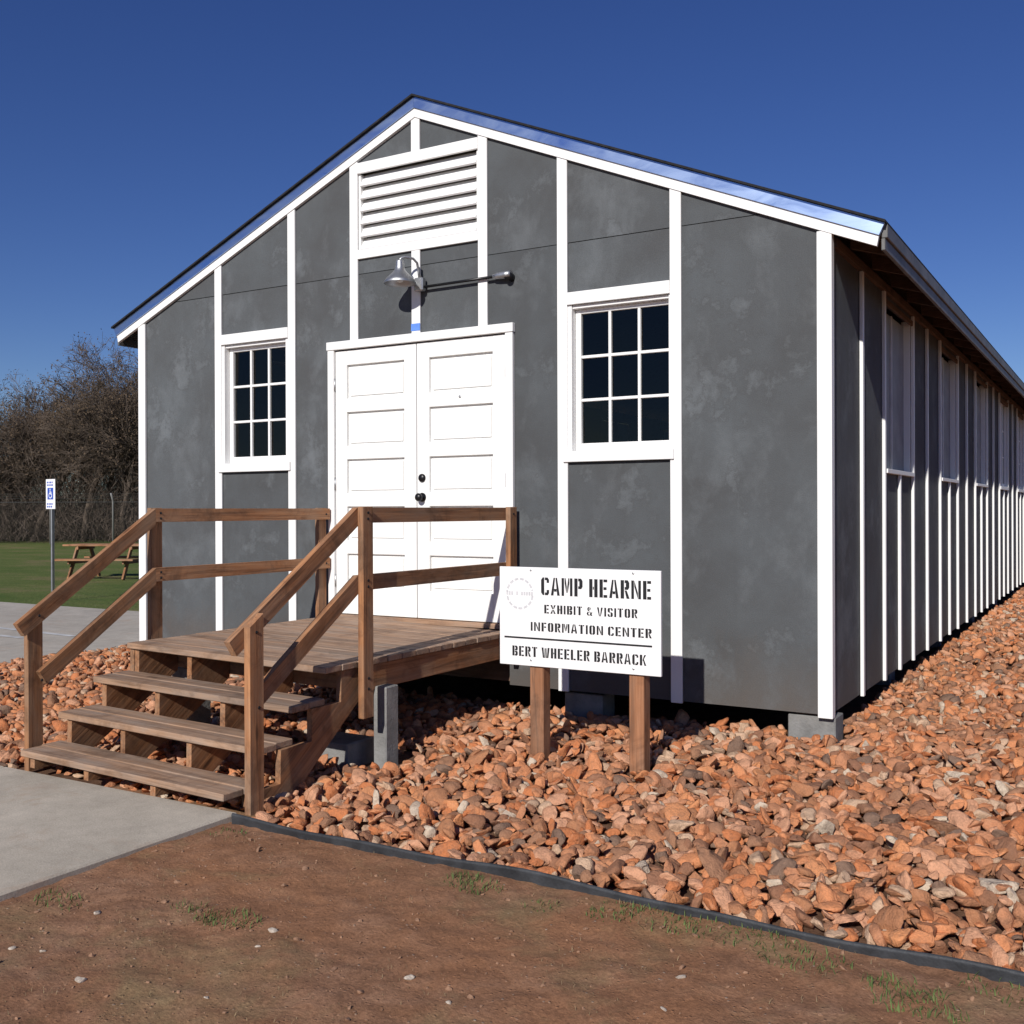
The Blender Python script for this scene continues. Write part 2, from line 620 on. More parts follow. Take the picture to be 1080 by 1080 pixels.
o = sheet('dirt_yard', 0.62, 7.5, -7.2, -2.765, 0.022, dirt_h, DIRT)
o['label'] = 'rough red brown dirt yard in front of the edging'

o = put('lawn', mesh_np('lawn', [(-80, 4.14, GZ - 0.012), (-3.3, 4.14, GZ - 0.012), (-3.3, 80, GZ - 0.012), (-80, 80, GZ - 0.012)], [[0, 1, 2, 3]], LAWN))
tag(o, 'mown green lawn beyond the concrete parking lot', kind='structure')

# parking lot slabs (sawn joints every few metres) and the walkway slabs
lot = empty('parking_lot', (-10, -5, GZ))
tag(lot, 'pale concrete parking lot left of the building', kind='structure')
jx = [-26.0, -21.8, -17.6, -13.4, -9.2, -4.88]
jy = [-24.0, -19.3, -14.6, -9.9, -5.2, -0.4, 4.12]
for i in range(len(jx) - 1):
    for j in range(len(jy) - 1):
        box('concrete_slab', jx[i] + .006, jx[i + 1] - .006, jy[j] + .006, jy[j + 1] - .006, GZ - 0.12, GZ + 0.012, LOTC, lot, 0.006)
walk = empty('walkway', (-2, -3.6, GZ))
tag(walk, 'pale concrete walkway slab in front of the stairs', kind='structure')
wx = [-4.87, -2.85, -0.98, 0.872]
for i in range(3):
    for y0, y1 in ((-6.35, -4.55), (-4.55, -2.70)):
        box('concrete_slab', wx[i] + .004, wx[i + 1] - .004, y0 + .004, y1 - .004, GZ - 0.1, GZ + 0.028, WALKC, walk, 0.008)
for (xa, ya, xb, yb, w) in ((-9.5, 1.85, -6.2, 1.62, .10), (-9.6, 1.30, -6.6, 1.22, .10), (-14.5, 1.9, -11.0, 1.75, .1)):
    d = Vector((xb - xa, yb - ya, 0)).normalized()
    n_ = Vector((-d.y, d.x, 0)) * w / 2
    z = GZ + 0.0165
    me = mesh_np('line', [(xa + n_.x, ya + n_.y, z), (xa - n_.x, ya - n_.y, z), (xb - n_.x, yb - n_.y, z), (xb + n_.x, yb + n_.y, z)], [[0, 1, 2, 3]], LINEP)
    put('painted_line', me, None, lot)

# ------------------------------------------------------------------ rock bed
def sstep(a, b, x):
    t = np.clip((x - a) / (b - a), 0, 1)
    return t * t * (3 - 2 * t)


def bed_h(x, y):
    x = np.asarray(x, float)
    y = np.asarray(y, float)
    side = sstep(2.0, 3.4, x)
    h = -0.240 + (0.055 + 0.050 * side) * sstep(-2.72, 0.2, y)
    h = h + 0.05 * np.exp(-((x - 1.15) ** 2 / 0.25 + (y + 0.75) ** 2 / 0.25))
    h = h + 0.035 * (vnoise(x + 50, y + 50, 1.6, 7) - 0.5)
    left = sstep(-0.9, -1.6, x)
    h = h * (1 - left) + left * (-0.240 + 0.04 * sstep(-2.6, -1.2, y) * sstep(-4.9, -4.0, x) + 0.03 * (vnoise(x + 50, y + 50, 1.6, 7) - 0.5))
    return h


def mat_rock():
    M = Mat('orange_rubble', 0.9, spec=0.15)
    at = M.nt.nodes.new('ShaderNodeAttribute')
    at.attribute_name = 'rock_id'
    oi = M.math('ADD', at.outputs['Fac'], M.math('MULTIPLY', M.rnd, at.outputs['Alpha']))
    r = M.math('FRACT', at.outputs['Fac'])
    pal = [(0.0, (0.53, 0.190, 0.078, 1)), (0.13, (0.62, 0.255, 0.118, 1)), (0.27, (0.50, 0.225, 0.118, 1)),
           (0.40, (0.29, 0.140, 0.082, 1)), (0.49, (0.62, 0.320, 0.190, 1)), (0.62, (0.42, 0.190, 0.096, 1)),
           (0.72, (0.34, 0.175, 0.102, 1)), (0.80, (0.58, 0.390, 0.260, 1)), (0.88, (0.22, 0.140, 0.100, 1)),
           (0.92, (0.64, 0.270, 0.120, 1)), (0.98, (0.58, 0.47, 0.36, 1))]
    c = M.ramp(r, pal, 'CONSTANT')
    n1 = M.noise(M.pos, 22, 5, 0.68, 0.5)
    n2 = M.noise(M.pos, 120, 3, 0.7)
    c = M.mix(M.ramp(n1, [(0.48, 0.0), (0.70, 0.58)]), c, (0.22, 0.125, 0.080, 1))
    c = M.mix(M.ramp(n1, [(0.28, 0.4), (0.42, 0.0)]), c, (0.58, 0.33, 0.20, 1))
    c = M.mix(0.5, c, M.ramp(n2, [(0.3, 0.62), (0.7, 1.30)]), 'MULTIPLY')
    M.color(c)
    M.bump(M.math('ADD', n2, M.math('MULTIPLY', n1, 2.4)), 0.75, 0.009)
    return M.m


ROCK = mat_rock()
BEDM = mat_plain('bed_soil', (0.14, 0.078, 0.05, 1), 0.95, 0, 0.4, 12, 0.1, 0.8)


def ico(sub):
    t = (1 + 5 ** 0.5) / 2
    V = [(-1, t, 0), (1, t, 0), (-1, -t, 0), (1, -t, 0), (0, -1, t), (0, 1, t), (0, -1, -t), (0, 1, -t), (t, 0, -1), (t, 0, 1), (-t, 0, -1), (-t, 0, 1)]
    Fs = [(0, 11, 5), (0, 5, 1), (0, 1, 7), (0, 7, 10), (0, 10, 11), (1, 5, 9), (5, 11, 4), (11, 10, 2), (10, 7, 6), (7, 1, 8), (3, 9, 4), (3, 4, 2), (3, 2, 6), (3, 6, 8), (3, 8, 9), (4, 9, 5), (2, 4, 11), (6, 2, 10), (8, 6, 7), (9, 8, 1)]
    V = [np.array(v, float) / np.linalg.norm(v) for v in V]
    for _ in range(sub):
        mid = {}

        def mp(a, b):
            k = (min(a, b), max(a, b))
            if k not in mid:
                v = V[a] + V[b]
                mid[k] = len(V)
                V.append(v / np.linalg.norm(v))
            return mid[k]
        F2 = []
        for a, b, c in Fs:
            x, y, z = mp(a, b), mp(b, c), mp(c, a)
            F2 += [(a, x, z), (b, y, x), (c, z, y), (x, y, z)]
        Fs = F2
    return np.array(V), np.array(Fs)


def rock_shape(sub, rng):
    V, Fs = ico(sub)
    V = V.copy()
    for _ in range(int(rng.integers(8, 13))):          # chop with planes: angular rubble
        n = rng.normal(size=3)
        n /= np.linalg.norm(n)
        d = rng.uniform(0.40, 0.80)
        s = V @ n - d
        V -= np.outer(np.maximum(s, 0), n) * 0.93
    V += rng.normal(size=V.shape) * (0.022 if sub > 1 else 0.05)
    V /= np.abs(V).max()
    V *= np.array([rng.uniform(0.95, 1.35), rng.uniform(0.75, 1.05), rng.uniform(0.34, 0.66)])
    return V, Fs


SH2 = [rock_shape(2, RNG) for _ in range(16)]
SH1 = [rock_shape(1, RNG) for _ in range(16)]


def in_bed(x, y):
    if x < -4.84 or x > 6.8 or y > 25:
        return False
    if y < -2.70:
        return False
    if x < 0.86 and y < -2.655:
        return False
    if -3.0 < x < 3.0 and y > 0.22:
        return False
    if x < -3.0 and y > 12:
        return False
    if -0.9 < x < 0.92 and y > -1.0 and False:
        return False
    return True


def footprint_free(x, y, r):
    # keep clear of posts, piers and stair timber
    for (a, b, c, d) in ((1.57, 1.67, -1.08, -0.96), (2.20, 2.30, -1.08, -0.96), (0.70, 0.98, -1.66, -1.30), (0.42, 0.72, -1.66, -1.40),
                         (-0.98, 0.90, -2.75, -2.60), (2.80, 3.10, 0.02, 0.24)):
        if a - r < x < b + r and b is not None and c - r < y < d + r:
            return False
    return True


def rotm(rng, tilt=0.55):
    a = rng.uniform(0, 2 * math.pi)
    t = rng.normal() * tilt
    u = rng.normal() * tilt
    ca, sa, ct, st, cu_, su = math.cos(a), math.sin(a), math.cos(t), math.sin(t), math.cos(u), math.sin(u)
    Rz = np.array([[ca, -sa, 0], [sa, ca, 0], [0, 0, 1]])
    Rx = np.array([[1, 0, 0], [0, ct, -st], [0, st, ct]])
    Ry = np.array([[cu_, 0, su], [0, 1, 0], [-su, 0, cu_]])
    return Rz @ Rx @ Ry


bed = sheet('rock_bed', -4.9, 6.9, -2.75, 25.0, 0.1, lambda x, y: bed_h(x, y) - 0.035, BEDM)
bed['label'] = 'bed of orange rubble stone around the building'

rocks = []                         # x, y, z, size, detail
crn, cfn = np.array(cr), np.array(cf)


def px_of(x, y, z):
    d = np.array([x, y, z]) - CAM
    dep = d @ cfn
    return 540 + FOC * (d @ crn) / max(dep, 0.1), 540 - FOC * (d @ np.array(cu)) / max(dep, 0.1), dep


for layer, (pitch, dz, smin, smax) in enumerate(((0.070, -0.012, 0.026, 0.054), (0.074, 0.012, 0.022, 0.062))):
    for gx in np.arange(-5.0, 6.8, pitch):
        for gy in np.arange(-2.72, 25.0, pitch):
            x = gx + RNG.uniform(-.5, .5) * pitch
            y = gy + RNG.uniform(-.5, .5) * pitch
            if not in_bed(x, y):
                continue
            u, v, dep = px_of(x, y, -0.2)
            vis = -40 < u < 1120 and dep > 0.5 and v < 1120
            far = y > 3 or not vis
            if far and RNG.random() > (0.55 if vis else (0.72 if y < 2.5 and x < 6 else 0.26)):
                continue
            if y > 14 and RNG.random() > 0.4:
                continue
            s = RNG.uniform(smin, smax) * (1.32 if RNG.random() < 0.10 else 1.0)
            if layer == 1 and y < -1.2 and x > 1.5 and RNG.random() < 0.10:
                s *= 1.3
            if far and not vis:
                s *= 1.35 if y > 2.5 else 1.15
            if not footprint_free(x, y, s * 1.05):
                continue
            lim = -2.745 if x > 0.92 else -2.69
            if y < lim + s * 1.05:
                y = lim + s * 1.05
            z = float(bed_h(x, y)) + dz + RNG.uniform(-.012, .014)
            rocks.append((x, y, z, s, 2 if (vis and dep < 6.6) else 1, vis, s / dep if vis and v < 1090 and u < 1090 else 0))
rocks.sort(key=lambda r: -r[6])
# the 300 that show largest are parts of their own; alike pieces share mesh data
RV = []
for k in range(32):
    V, Fs = rock_shape(2, RNG)
    me = mesh_np('rock', V, Fs, ROCK, True)
    at = me.attributes.new('rock_id', 'FLOAT', 'POINT')
    at.data.foreach_set('value', np.full(len(V), (k + 0.5) / 32, np.float32))
    RV.append(me)
perm = RNG.permutation(32)
for k, (x, y, z, s, lod, vis, sc) in enumerate(rocks[:300]):
    R_ = rotm(RNG)
    M = Matrix.Translation(Vector((x, y, z))) @ Matrix(R_.tolist()).to_4x4() @ Matrix.Scale(s, 4)
    put('rock', RV[perm[k % 32] if k % 3 else int(RNG.integers(32))], M, bed)
VV, FF, II = [], [], []
off = 0
for (x, y, z, s, lod, vis, sc) in rocks[300:]:
    V, Fs = (SH2 if lod == 2 else SH1)[int(RNG.integers(16))]
    Vr = (V * s) @ rotm(RNG).T + np.array([x, y, z])
    VV.append(Vr)
    FF.append(Fs + off)
    II.append(np.full(len(V), RNG.random(), np.float32))
    off += len(V)
me = mesh_np('rocks', np.concatenate(VV), np.concatenate(FF), ROCK, True)
at = me.attributes.new('rock_id', 'FLOAT', 'POINT')
at.data.foreach_set('value', np.concatenate(II))
o = put('rocks', me, None, bed)
tag(o, kind='stuff')
print('rocks', len(rocks), 'tris', sum(len(f) for f in FF))

# ------------------------------------------------------------------ the barrack building
W = 3.05
SLOPE = 0.4221
B1, B2, B3 = 2.072, 1.2414, 0.5934
ZTR = 4.2024                      # lower edge of the white rake board at the ridge
ZR = 4.367                        # top of the roof edge at the ridge
OV = 0.326
LEN = 24.4
SEAM = 3.092
FLOORZ = 0.42
rk = lambda x: ZTR - SLOPE * abs(x)
rt = lambda x: ZR - SLOPE * abs(x)

bld = empty('barrack_building', (0, 0, 0))
tag(bld, 'long grey felt clad barrack with white battens and a low gable roof', 'building')


def clip_poly(poly, z, keep_above):
    out = []
    n = len(poly)
    for i in range(n):
        a, b = poly[i], poly[(i + 1) % n]
        ia = (a[1] >= z) if keep_above else (a[1] <= z)
        ib = (b[1] >= z) if keep_above else (b[1] <= z)
        if ia:
            out.append(a)
        if ia != ib:
            t = (z - a[1]) / (b[1] - a[1])
            out.append((a[0] + t * (b[0] - a[0]), z))
    return out


def area(poly):
    P = np.array(poly)
    return abs(0.5 * np.sum(P[:, 0] * np.roll(P[:, 1], -1) - np.roll(P[:, 0], -1) * P[:, 1]))


def front_panel(xa, xb, za, zb=None, y0=0.0):
    """felt sheet of one bay, up to the rake when zb is None, cut at the sheet seam"""
    top = lambda x: (rk(x) + 0.03) if zb is None else zb
    poly = [(xa, za), (xb, za), (xb, top(xb)), (xa, top(xa))]
    for above in (False, True):
        pl = clip_poly(poly, SEAM + (0.0025 if above else -0.0025), above)
        if len(pl) >= 3 and area(pl) > 0.003:
            dy = RNG.uniform(-0.0025, 0.0025)
            prism('wall_panel', pl, 'Y', y0 + dy, y0 + 0.05, FELT, bld)


G = 0.004
WT, WB = 2.700, 1.620             # window opening
front_panel(-W + 0.02, -B1 - G, 0.006)
front_panel(B1 + G, W - 0.02, 0.006)
for s in (-1, 1):
    a, b = sorted((s * (B1 - G), s * (B2 + G)))
    front_panel(a, b, WT)
    front_panel(a, b, 0.006, WB)
    Lp = [(s * 0.80, 0.006), (s * (B2 - G), 0.006), (s * (B2 - G), rk(B2 - G) + 0.03), (s * (B3 + G), rk(B3 + G) + 0.03), (s * (B3 + G), 2.52), (s * 0.80, 2.52)]
    for above in (False, True):
        prism('wall_panel', clip_poly(Lp, SEAM + (0.0025 if above else -0.0025), above), 'Y', 0.0, 0.05, FELT, bld)
    a, b = sorted((s * (B3 - G), s * G))
    front_panel(a, b, 2.52, 3.26)
    front_panel(a, b, 3.90)

BY0, BY1 = -0.020, -0.003         # batten depth in front of the felt


def batten(x, z0, z1, w=0.078, poly=None):
    if poly is None:
        return box('batten', x - w / 2, x + w / 2, BY0, BY1, z0, z1, WHITE, bld, 0.002)


for x in (-B1, -B2, B2, B1):
    batten(x, -0.004 + RNG.uniform(-.004, .004), rk(x) + 0.02)
for x in (-B3, B3):
    batten(x, 2.582, rk(x) + 0.02)
batten(0, 2.582, 3.222)
batten(0, 3.95, rk(0) + 0.012)
# corner boards: a front and a side board each
for s in (-1, 1):
    a, b = sorted((s * (W - 0.068), s * (W + 0.021)))
    box('corner_board', a, b, BY0 - 0.003, BY1, -0.012, rk(W) + 0.015, WHITE, bld, 0.002)
    a, b = sorted((s * (W + 0.003), s * (W + 0.020)))
    box('corner_board', a, b, BY1 + 0.001, 0.045, -0.012, 2.93, WHITE, bld, 0.002)

# roof: shingled slab, rake trim, metal flashing, eave fascia
roof_m = SHINGLE
for s in (-1, 1):
    xe = s * (W + OV)
    th = 0.015
    poly = [(0, ZR), (xe + s * 0.012, rt(W + OV + 0.012)), (xe + s * 0.012, rt(W + OV + 0.012) - th), (0, ZR - th)]
    roof = prism('roof', poly, 'Y', -0.062, LEN + 0.08, roof_m, bld)
    dk = [(0, ZR - th - .001), (xe - s * 0.03, rt(W + OV - 0.03) - th - .001), (xe - s * 0.03, rt(W + OV - 0.03) - 0.052), (0, ZR - 0.052)]
    prism('roof_deck', dk, 'Y', 0.0, LEN + 0.03, EAVEW, roof)
    # white rake board (lower) and metal rake flashing (upper)
    w0, w1 = 0.0, 0.066
    xa = s * (W + OV - 0.042)
    prism('rake_board', [(s * 0.0005, ZTR), (xa, rk(xa)), (xa + s * 0.012, rk(xa) + w1 - .004), (s * 0.0005, ZTR + w1)], 'Y', -0.028, -0.001, WHITE, roof)
    xb = s * (W + OV - 0.028)
    xc = s * (W + OV + 0.004)
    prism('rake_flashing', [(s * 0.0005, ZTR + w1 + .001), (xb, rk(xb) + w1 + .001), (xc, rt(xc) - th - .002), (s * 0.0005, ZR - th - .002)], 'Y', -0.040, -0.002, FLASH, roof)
    # eave: metal gutter fascia with a bead, rafter tails, frieze board
    zb_, zt_ = rk(W + OV) + 0.008, rt(W + OV) - th - 0.003
    a, b = sorted((s * (W + OV - 0.022), s * (W + OV + 0.000)))
    fz = (zb_ + zt_) / 2 - 0.012
    box('eave_fascia', a, b, -0.001, LEN, zb_ - 0.012, fz, FASC, roof, 0.003)
    a, b = sorted((s * (W + OV - 0.020), s * (W + OV + 0.014)))
    box('eave_fascia', a, b, -0.001, LEN, fz + 0.001, zt_, FASC, roof, 0.004)
    a, b = sorted((s * (W - 0.03), s * (W + 0.03)))
    box('frieze_board', a, b, 0.086, LEN - 0.09, 2.845, 2.905, EAVEW, bld, 0.002)
    y = 0.45
    while y < LEN:
        x0, x1 = s * (W + 0.031), s * (W + OV - 0.024)
        prism('rafter_tail', [(x0, rt(x0) - 0.053), (x1, rt(x1) - 0.053), (x1, rt(x1) - 0.125), (x0, rt(x0) - 0.155)], 'Y', y - 0.02, y + 0.02, EAVEW, roof)
        y += 0.653
# ridge closing the two rakes is the join itself; back gable and floor
for s in (-1, 1):
    a, b = sorted((0.0, s * (W - 0.02)))
    prism('back_wall', [(a, 0.0), (b, 0.0), (b, rk(b) + 0.03), (a, rk(a) + 0.03)], 'Y', LEN - 0.06, LEN, FELT, bld)
box('floor', -W + 0.06, W - 0.06, 0.06, LEN - 0.07, 0.20, 0.26, INTER, bld)
box('rim_joist', -W + 0.03, W - 0.03, 0.055, 0.10, 0.02, 0.199, EAVEW, bld)
for s in (-1, 1):
    a, b = sorted((s * (W - 0.03), s * (W - 0.075)))
    box('rim_joist', a, b, 0.101, LEN - 0.07, 0.02, 0.199, EAVEW, bld)
for y in np.arange(0.7, LEN - 0.5, 0.6):
    box('floor_joist', -W + 0.08, W - 0.08, y - 0.02, y + 0.02, 0.03, 0.199, EAVEW, bld)

# concrete block piers
for y in [0.14] + [2.6 * k for k in range(1, 10)]:
    for x in ((-2.92, -1.36, 1.37, 2.93) if y < 1 else (-2.78, 2.78)):
        zb_ = -0.36
        box('pier', x - 0.145, x + 0.145, y - 0.1 if y > 1 else 0.03, y + 0.1 if y > 1 else 0.23, zb_, -0.014, CONC, bld, 0.006)
        if y > 1 or abs(x) > 2:
            box('pier_cap', x - 0.10, x + 0.10, y - 0.08 if y > 1 else 0.05, y + 0.08 if y > 1 else 0.21, -0.013, 0.019, EAVEW, bld, 0.002)

# louvred vent between the middle battens
vent = empty('louvre_vent', (0, 0, 3.22), 0, bld)
va, vb = B3 - 0.039, 3.2266
box('vent_frame', -va, va, -0.024, -0.004, 3.205, 3.275, WHITE, vent, 0.002)
box('vent_frame', -va, va, -0.026, -0.004, 3.868, 3.950, WHITE, vent, 0.002)
box('vent_backing', -va, va, 0.075, 0.09, 3.25, 3.90, INTER, vent)
for s in (-1, 1):
    a, b = sorted((s * va, s * (va - 0.02)))
    box('vent_frame', a, b, -0.003, 0.07, 3.276, 3.867, WHITE, vent, 0.002)
nsl = 6
for k in range(nsl):
    zc = 3.276 + (k + 0.5) * (3.867 - 3.276) / nsl
    o = beam('slat', (-va + 0.021, 0.022, zc), (va - 0.021, 0.022, zc), 0.116, 0.018, WHITE, vent, 0.002, up=(0, -0.84, 0.54))

# front windows: deep frames, nine-light sash
def window_front(xc):
    hw = (B1 - B2) / 2 - 0.040
    w = empty('window', (xc, 0, WB), 0, bld)
    x0, x1 = xc - hw, xc + hw
    box('header_trim', x0 - 0.001, x1 + 0.001, -0.030, -0.002, 2.660, 2.745, WHITE, w, 0.002)
    box('sill_trim', x0 - 0.03, x1 + 0.03, -0.036, -0.021, 1.580, 1.652, WHITE, w, 0.003)
    box('sill', x0 + 0.001, x1 - 0.001, -0.0205, 0.10, 1.612, 1.650, WHITE, w, 0.003)
    box('frame', x0 - 0.002, x0 + 0.030, -0.012, 0.11, 1.651, 2.659, WHITE, w, 0.002)
    fr_ = 0.010 if xc > 0 else 0.030
    box('frame', x1 - fr_, x1 + 0.002, -0.012, 0.11, 1.651, 2.659, WHITE, w, 0.002)
    box('frame', x0 + 0.031, x1 - fr_ - 0.001, 0.0, 0.11, 2.634, 2.659, WHITE, w, 0.002)
    sx0, sx1, sz0, sz1 = x0 + 0.032, x1 - fr_ - 0.002, 1.652, 2.633
    y0, y1 = 0.045, 0.080
    st = 0.040
    sr = 0.018 if xc > 0 else st      # the right-hand sash sits tight against its batten
    box('sash_stile', sx0, sx0 + st, y0, y1, sz0, sz1, WHITE, w, 0.003)
    box('sash_stile', sx1 - sr, sx1, y0, y1, sz0, sz1, WHITE, w, 0.003)
    box('sash_rail', sx0 + st, sx1 - sr, y0 + .001, y1 - .001, sz0, sz0 + 0.058, WHITE, w, 0.003)
    box('sash_rail', sx0 + st, sx1 - sr, y0 + .001, y1 - .001, sz1 - 0.030, sz1, WHITE, w, 0.003)
    px0, px1, pz0, pz1 = sx0 + st, sx1 - sr, sz0 + 0.058, sz1 - 0.030
    mw = 0.020
    for k in (1, 2):
        zc = pz0 + (pz1 - pz0) * k / 3
        box('muntin', px0, px1, y0 + .005, y1 - .008, zc - mw / 2, zc + mw / 2, WHITE, w, 0.003)
        xk = px0 + (px1 - px0) * k / 3
        box('muntin', xk - mw / 2, xk + mw / 2, y0 + .003, y1 - .006, pz0, pz1, WHITE, w, 0.003)
    for i in range(3):
        for j in range(3):
            a, b = px0 + (px1 - px0) * i / 3 + mw / 2, px0 + (px1 - px0) * (i + 1) / 3 - mw / 2
            c, d = pz0 + (pz1 - pz0) * j / 3 + mw / 2, pz0 + (pz1 - pz0) * (j + 1) / 3 - mw / 2
            if i == 0: a = px0
            if i == 2: b = px1
            if j == 0: c = pz0
            if j == 2: d = pz1
            t = RNG.normal() * 0.010
            t2 = RNG.normal() * 0.004
            me = mesh_np('pane', [(a, 0.066 + t * .2 - t2 * .5, c), (b, 0.066 - t * .2 - t2 * .5, c), (b, 0.066 - t * .2 + t2 * .5, d), (a, 0.066 + t * .2 + t2 * .5, d)], [[0, 1, 2, 3]], GLASS)
            put('pane', me, None, w)
    return w


window_front(-(B1 + B2) / 2)
window_front((B1 + B2) / 2)

# double door
fr = empty('door_frame', (0, 0, FLOORZ), 0, bld)
DH = 0.850
box('trim', -DH, -DH + 0.062, -0.034, -0.002, FLOORZ - 0.02, 2.515, WHITE, fr, 0.003)
box('trim', DH - 0.062, DH, -0.034, -0.002, FLOORZ - 0.02, 2.515, WHITE, fr, 0.003)
box('trim', -DH - 0.006, DH + 0.006, -0.042, -0.002, 2.516, 2.580, WHITE, fr, 0.003)
box('threshold', -DH + 0.063, DH - 0.063, -0.034, 0.06, FLOORZ - 0.02, FLOORZ + 0.018, DECK, fr, 0.003)
box('stop', -DH + 0.0, DH, 0.045, 0.06, 2.46, 2.60, INTER, fr)


def door(s):
    x0, x1 = (0.0035, DH - 0.066) if s > 0 else (-DH + 0.066, -0.0035)
    z0, z1 = FLOORZ + 0.024, 2.507
    d = empty('door', ((x0 + x1) / 2, 0, z0), 0, bld)
    st = 0.112
    box('door_slab', x0 + .002, x1 - .002, 0.012, 0.035, z0, z1, DOORW, d, 0.002)
    y0, y1 = -0.014, 0.0118
    box('stile', x0, x0 + st, y0, y1, z0, z1, DOORW, d, 0.003)
    box('stile', x1 - st, x1, y0, y1, z0, z1, DOORW, d, 0.003)
    n = 5
    zb_, zt_ = z0 + 0.205, z1 - 0.115
    rr = 0.105
    ph = (zt_ - zb_ - rr * (n - 1)) / n
    zz = [z0]
    box('rail', x0 + st, x1 - st, y0 + .0007, y1, z0, zb_, DOORW, d, 0.003)
    for k in range(n):
        pb = zb_ + k * (ph + rr)
        box('rail', x0 + st, x1 - st, y0 + .0007, y1, pb + ph, (pb + ph + rr) if k < n - 1 else z1, DOORW, d, 0.003)
        # raised field inside each recess
        box('panel', x0 + st + 0.022, x1 - st - 0.022, 0.001, 0.0119, pb + 0.022, pb + ph - 0.022, DOORW, d, 0.006)
    for hz in (0.26, 1.02, 1.80):
        hx = x1 + 0.002 if s > 0 else x0 - 0.002
        tube('hinge', [(hx, -0.019, z0 + hz - 0.05), (hx, -0.019, z0 + hz + 0.05)], 0.007, GALV, d, 8)
    return d


door(-1)
dr = door(1)
RX = Matrix.Rotation(math.pi / 2, 4, 'X')
lathe('deadbolt', [(0.0, 0.022), (0.022, 0.020), (0.031, 0.010), (0.031, 0.0)], (0.052, -0.0145, 1.495), DARK, dr, 20, RX)
lathe('knob', [(0.0, 0.070), (0.020, 0.068), (0.031, 0.055), (0.030, 0.042), (0.014, 0.028), (0.013, 0.010), (0.034, 0.007), (0.034, 0.0)], (0.052, -0.0145, 1.350), DARK, dr, 20, RX)
lathe('peephole', [(0.0, 0.004), (0.010, 0.003), (0.011, 0.0)], (0.392, -0.0145, 2.085), GALV, dr, 14, RX)

# right side wall: felt bays, battens, paired side windows; and the plainer left side
P0, PER, SIDES = 0.83, 2.61, 9
ST = 2.93
SILL = 1.545


def side_wall(s):
    def sbox(name, d0, d1, y0, y1, z0, z1, mat, parent, ch=0.002):
        a, b = sorted((s * (W + d0), s * (W + d1)))
        return box(name, a, b, y0, y1, z0, z1, mat, parent, ch)

    def panel(y0, y1, z0, z1):
        sbox('wall_panel', -0.05, RNG.uniform(-.002, .002), y0 + .003, y1 - .003, z0, z1, FELT_SIDE, bld, 0.001)

    def sb(y, z0, z1, w=0.044):
        sbox('batten', 0.003, 0.026, y - w / 2, y + w / 2, z0, z1, WHITE, bld)
    panel(0.02, P0, 0.006, ST)
    for k in range(SIDES):
        y = P0 + k * PER
        sb(y, -0.004, 2.844)
        wa, wb = y + 0.735, y + 1.91
        yn = min(y + PER, LEN - 0.07)
        panel(y, wa, 0.006, ST)
        panel(wa, wb, 0.006, SILL - 0.03)
        panel(wb, yn, 0.006, ST)
        panel(wa, wb, 2.80, ST)
        sb(wa, -0.004, 2.844)
        sb(wb, -0.004, 2.844)
        sb((wa + wb) / 2, -0.004, SILL - 0.032)
        if k < 3:
            w = empty('screened_window', (s * W, (wa + wb) / 2, SILL), 0, bld)
            ym = (wa + wb) / 2
            sbox('sill', -0.05, 0.034, wa + 0.033, wb - 0.033, SILL - 0.030, SILL + 0.002, WHITE, w)
            sbox('header_trim', 0.003, 0.022, wa + 0.033, wb - 0.033, 2.76, 2.80, EAVEW, w)
            sbox('frame', -0.07, -0.002, wa, wa + 0.040, SILL + 0.003, 2.799, WHITE, w)
            sbox('frame', -0.07, -0.002, wb - 0.040, wb, SILL + 0.003, 2.799, WHITE, w)
            sbox('screen', -0.060, -0.052, wa + 0.041, ym - 0.016, SILL + 0.003, 2.759, SCREEN, w, 0.001)
            sbox('screen', -0.060, -0.052, ym + 0.016, wb - 0.041, SILL + 0.003, 2.759, SCREEN, w, 0.001)
            sbox('mullion', -0.065, -0.040, ym - 0.0155, ym + 0.0155, SILL + 0.003, 2.759, SCRF, w)
            continue
        w = empty('window', (s * W, (wa + wb) / 2, SILL), 0, bld)
        sbox('sill', -0.05, 0.034, wa + 0.033, wb - 0.033, SILL - 0.030, SILL + 0.016, WHITE, w)
        sbox('header_trim', 0.003, 0.024, wa + 0.033, wb - 0.033, 2.74, 2.80, EAVEW, w)
        ym = (wa + wb) / 2
        sbox('frame', -0.06, 0.0, wa, wa + 0.032, SILL + 0.017, 2.799, WHITE, w)
        sbox('frame', -0.06, 0.0, wb - 0.032, wb, SILL + 0.017, 2.799, WHITE, w)
        sbox('mullion', -0.06, -0.004, ym - 0.03, ym + 0.03, SILL + 0.017, 2.799, WHITE, w)
        for a, b in ((wa + 0.033, ym - 0.031), (ym + 0.031, wb - 0.033)):
            z0, z1 = SILL + 0.017, 2.799
            sbox('sash_rail', -0.055, -0.022, a, b, z0, z0 + 0.05, WHITE, w)
            sbox('sash_rail', -0.055, -0.022, a, b, z1 - 0.045, z1, WHITE, w)
            for q in (0, 1):
                yy = a if q == 0 else b - 0.035
                sbox('sash_stile', -0.056, -0.021, yy, yy + 0.035, z0 + .051, z1 - .046, WHITE, w)
            for j in (1, 2):
                zc = z0 + 0.05 + (z1 - z0 - 0.095) * j / 3
                sbox('muntin', -0.048, -0.026, a + .036, b - .036, zc - 0.009, zc + 0.009, WHITE, w)
            for j in range(3):
                zl = z0 + 0.05 + (z1 - z0 - 0.095) * j / 3 + 0.0095
                zh = z0 + 0.05 + (z1 - z0 - 0.095) * (j + 1) / 3 - 0.0095
                sbox('pane', -0.042, -0.036, a + .0352, b - .0352, zl, zh, FILM, w, 0.0005)


side_wall(1)
side_wall(-1)

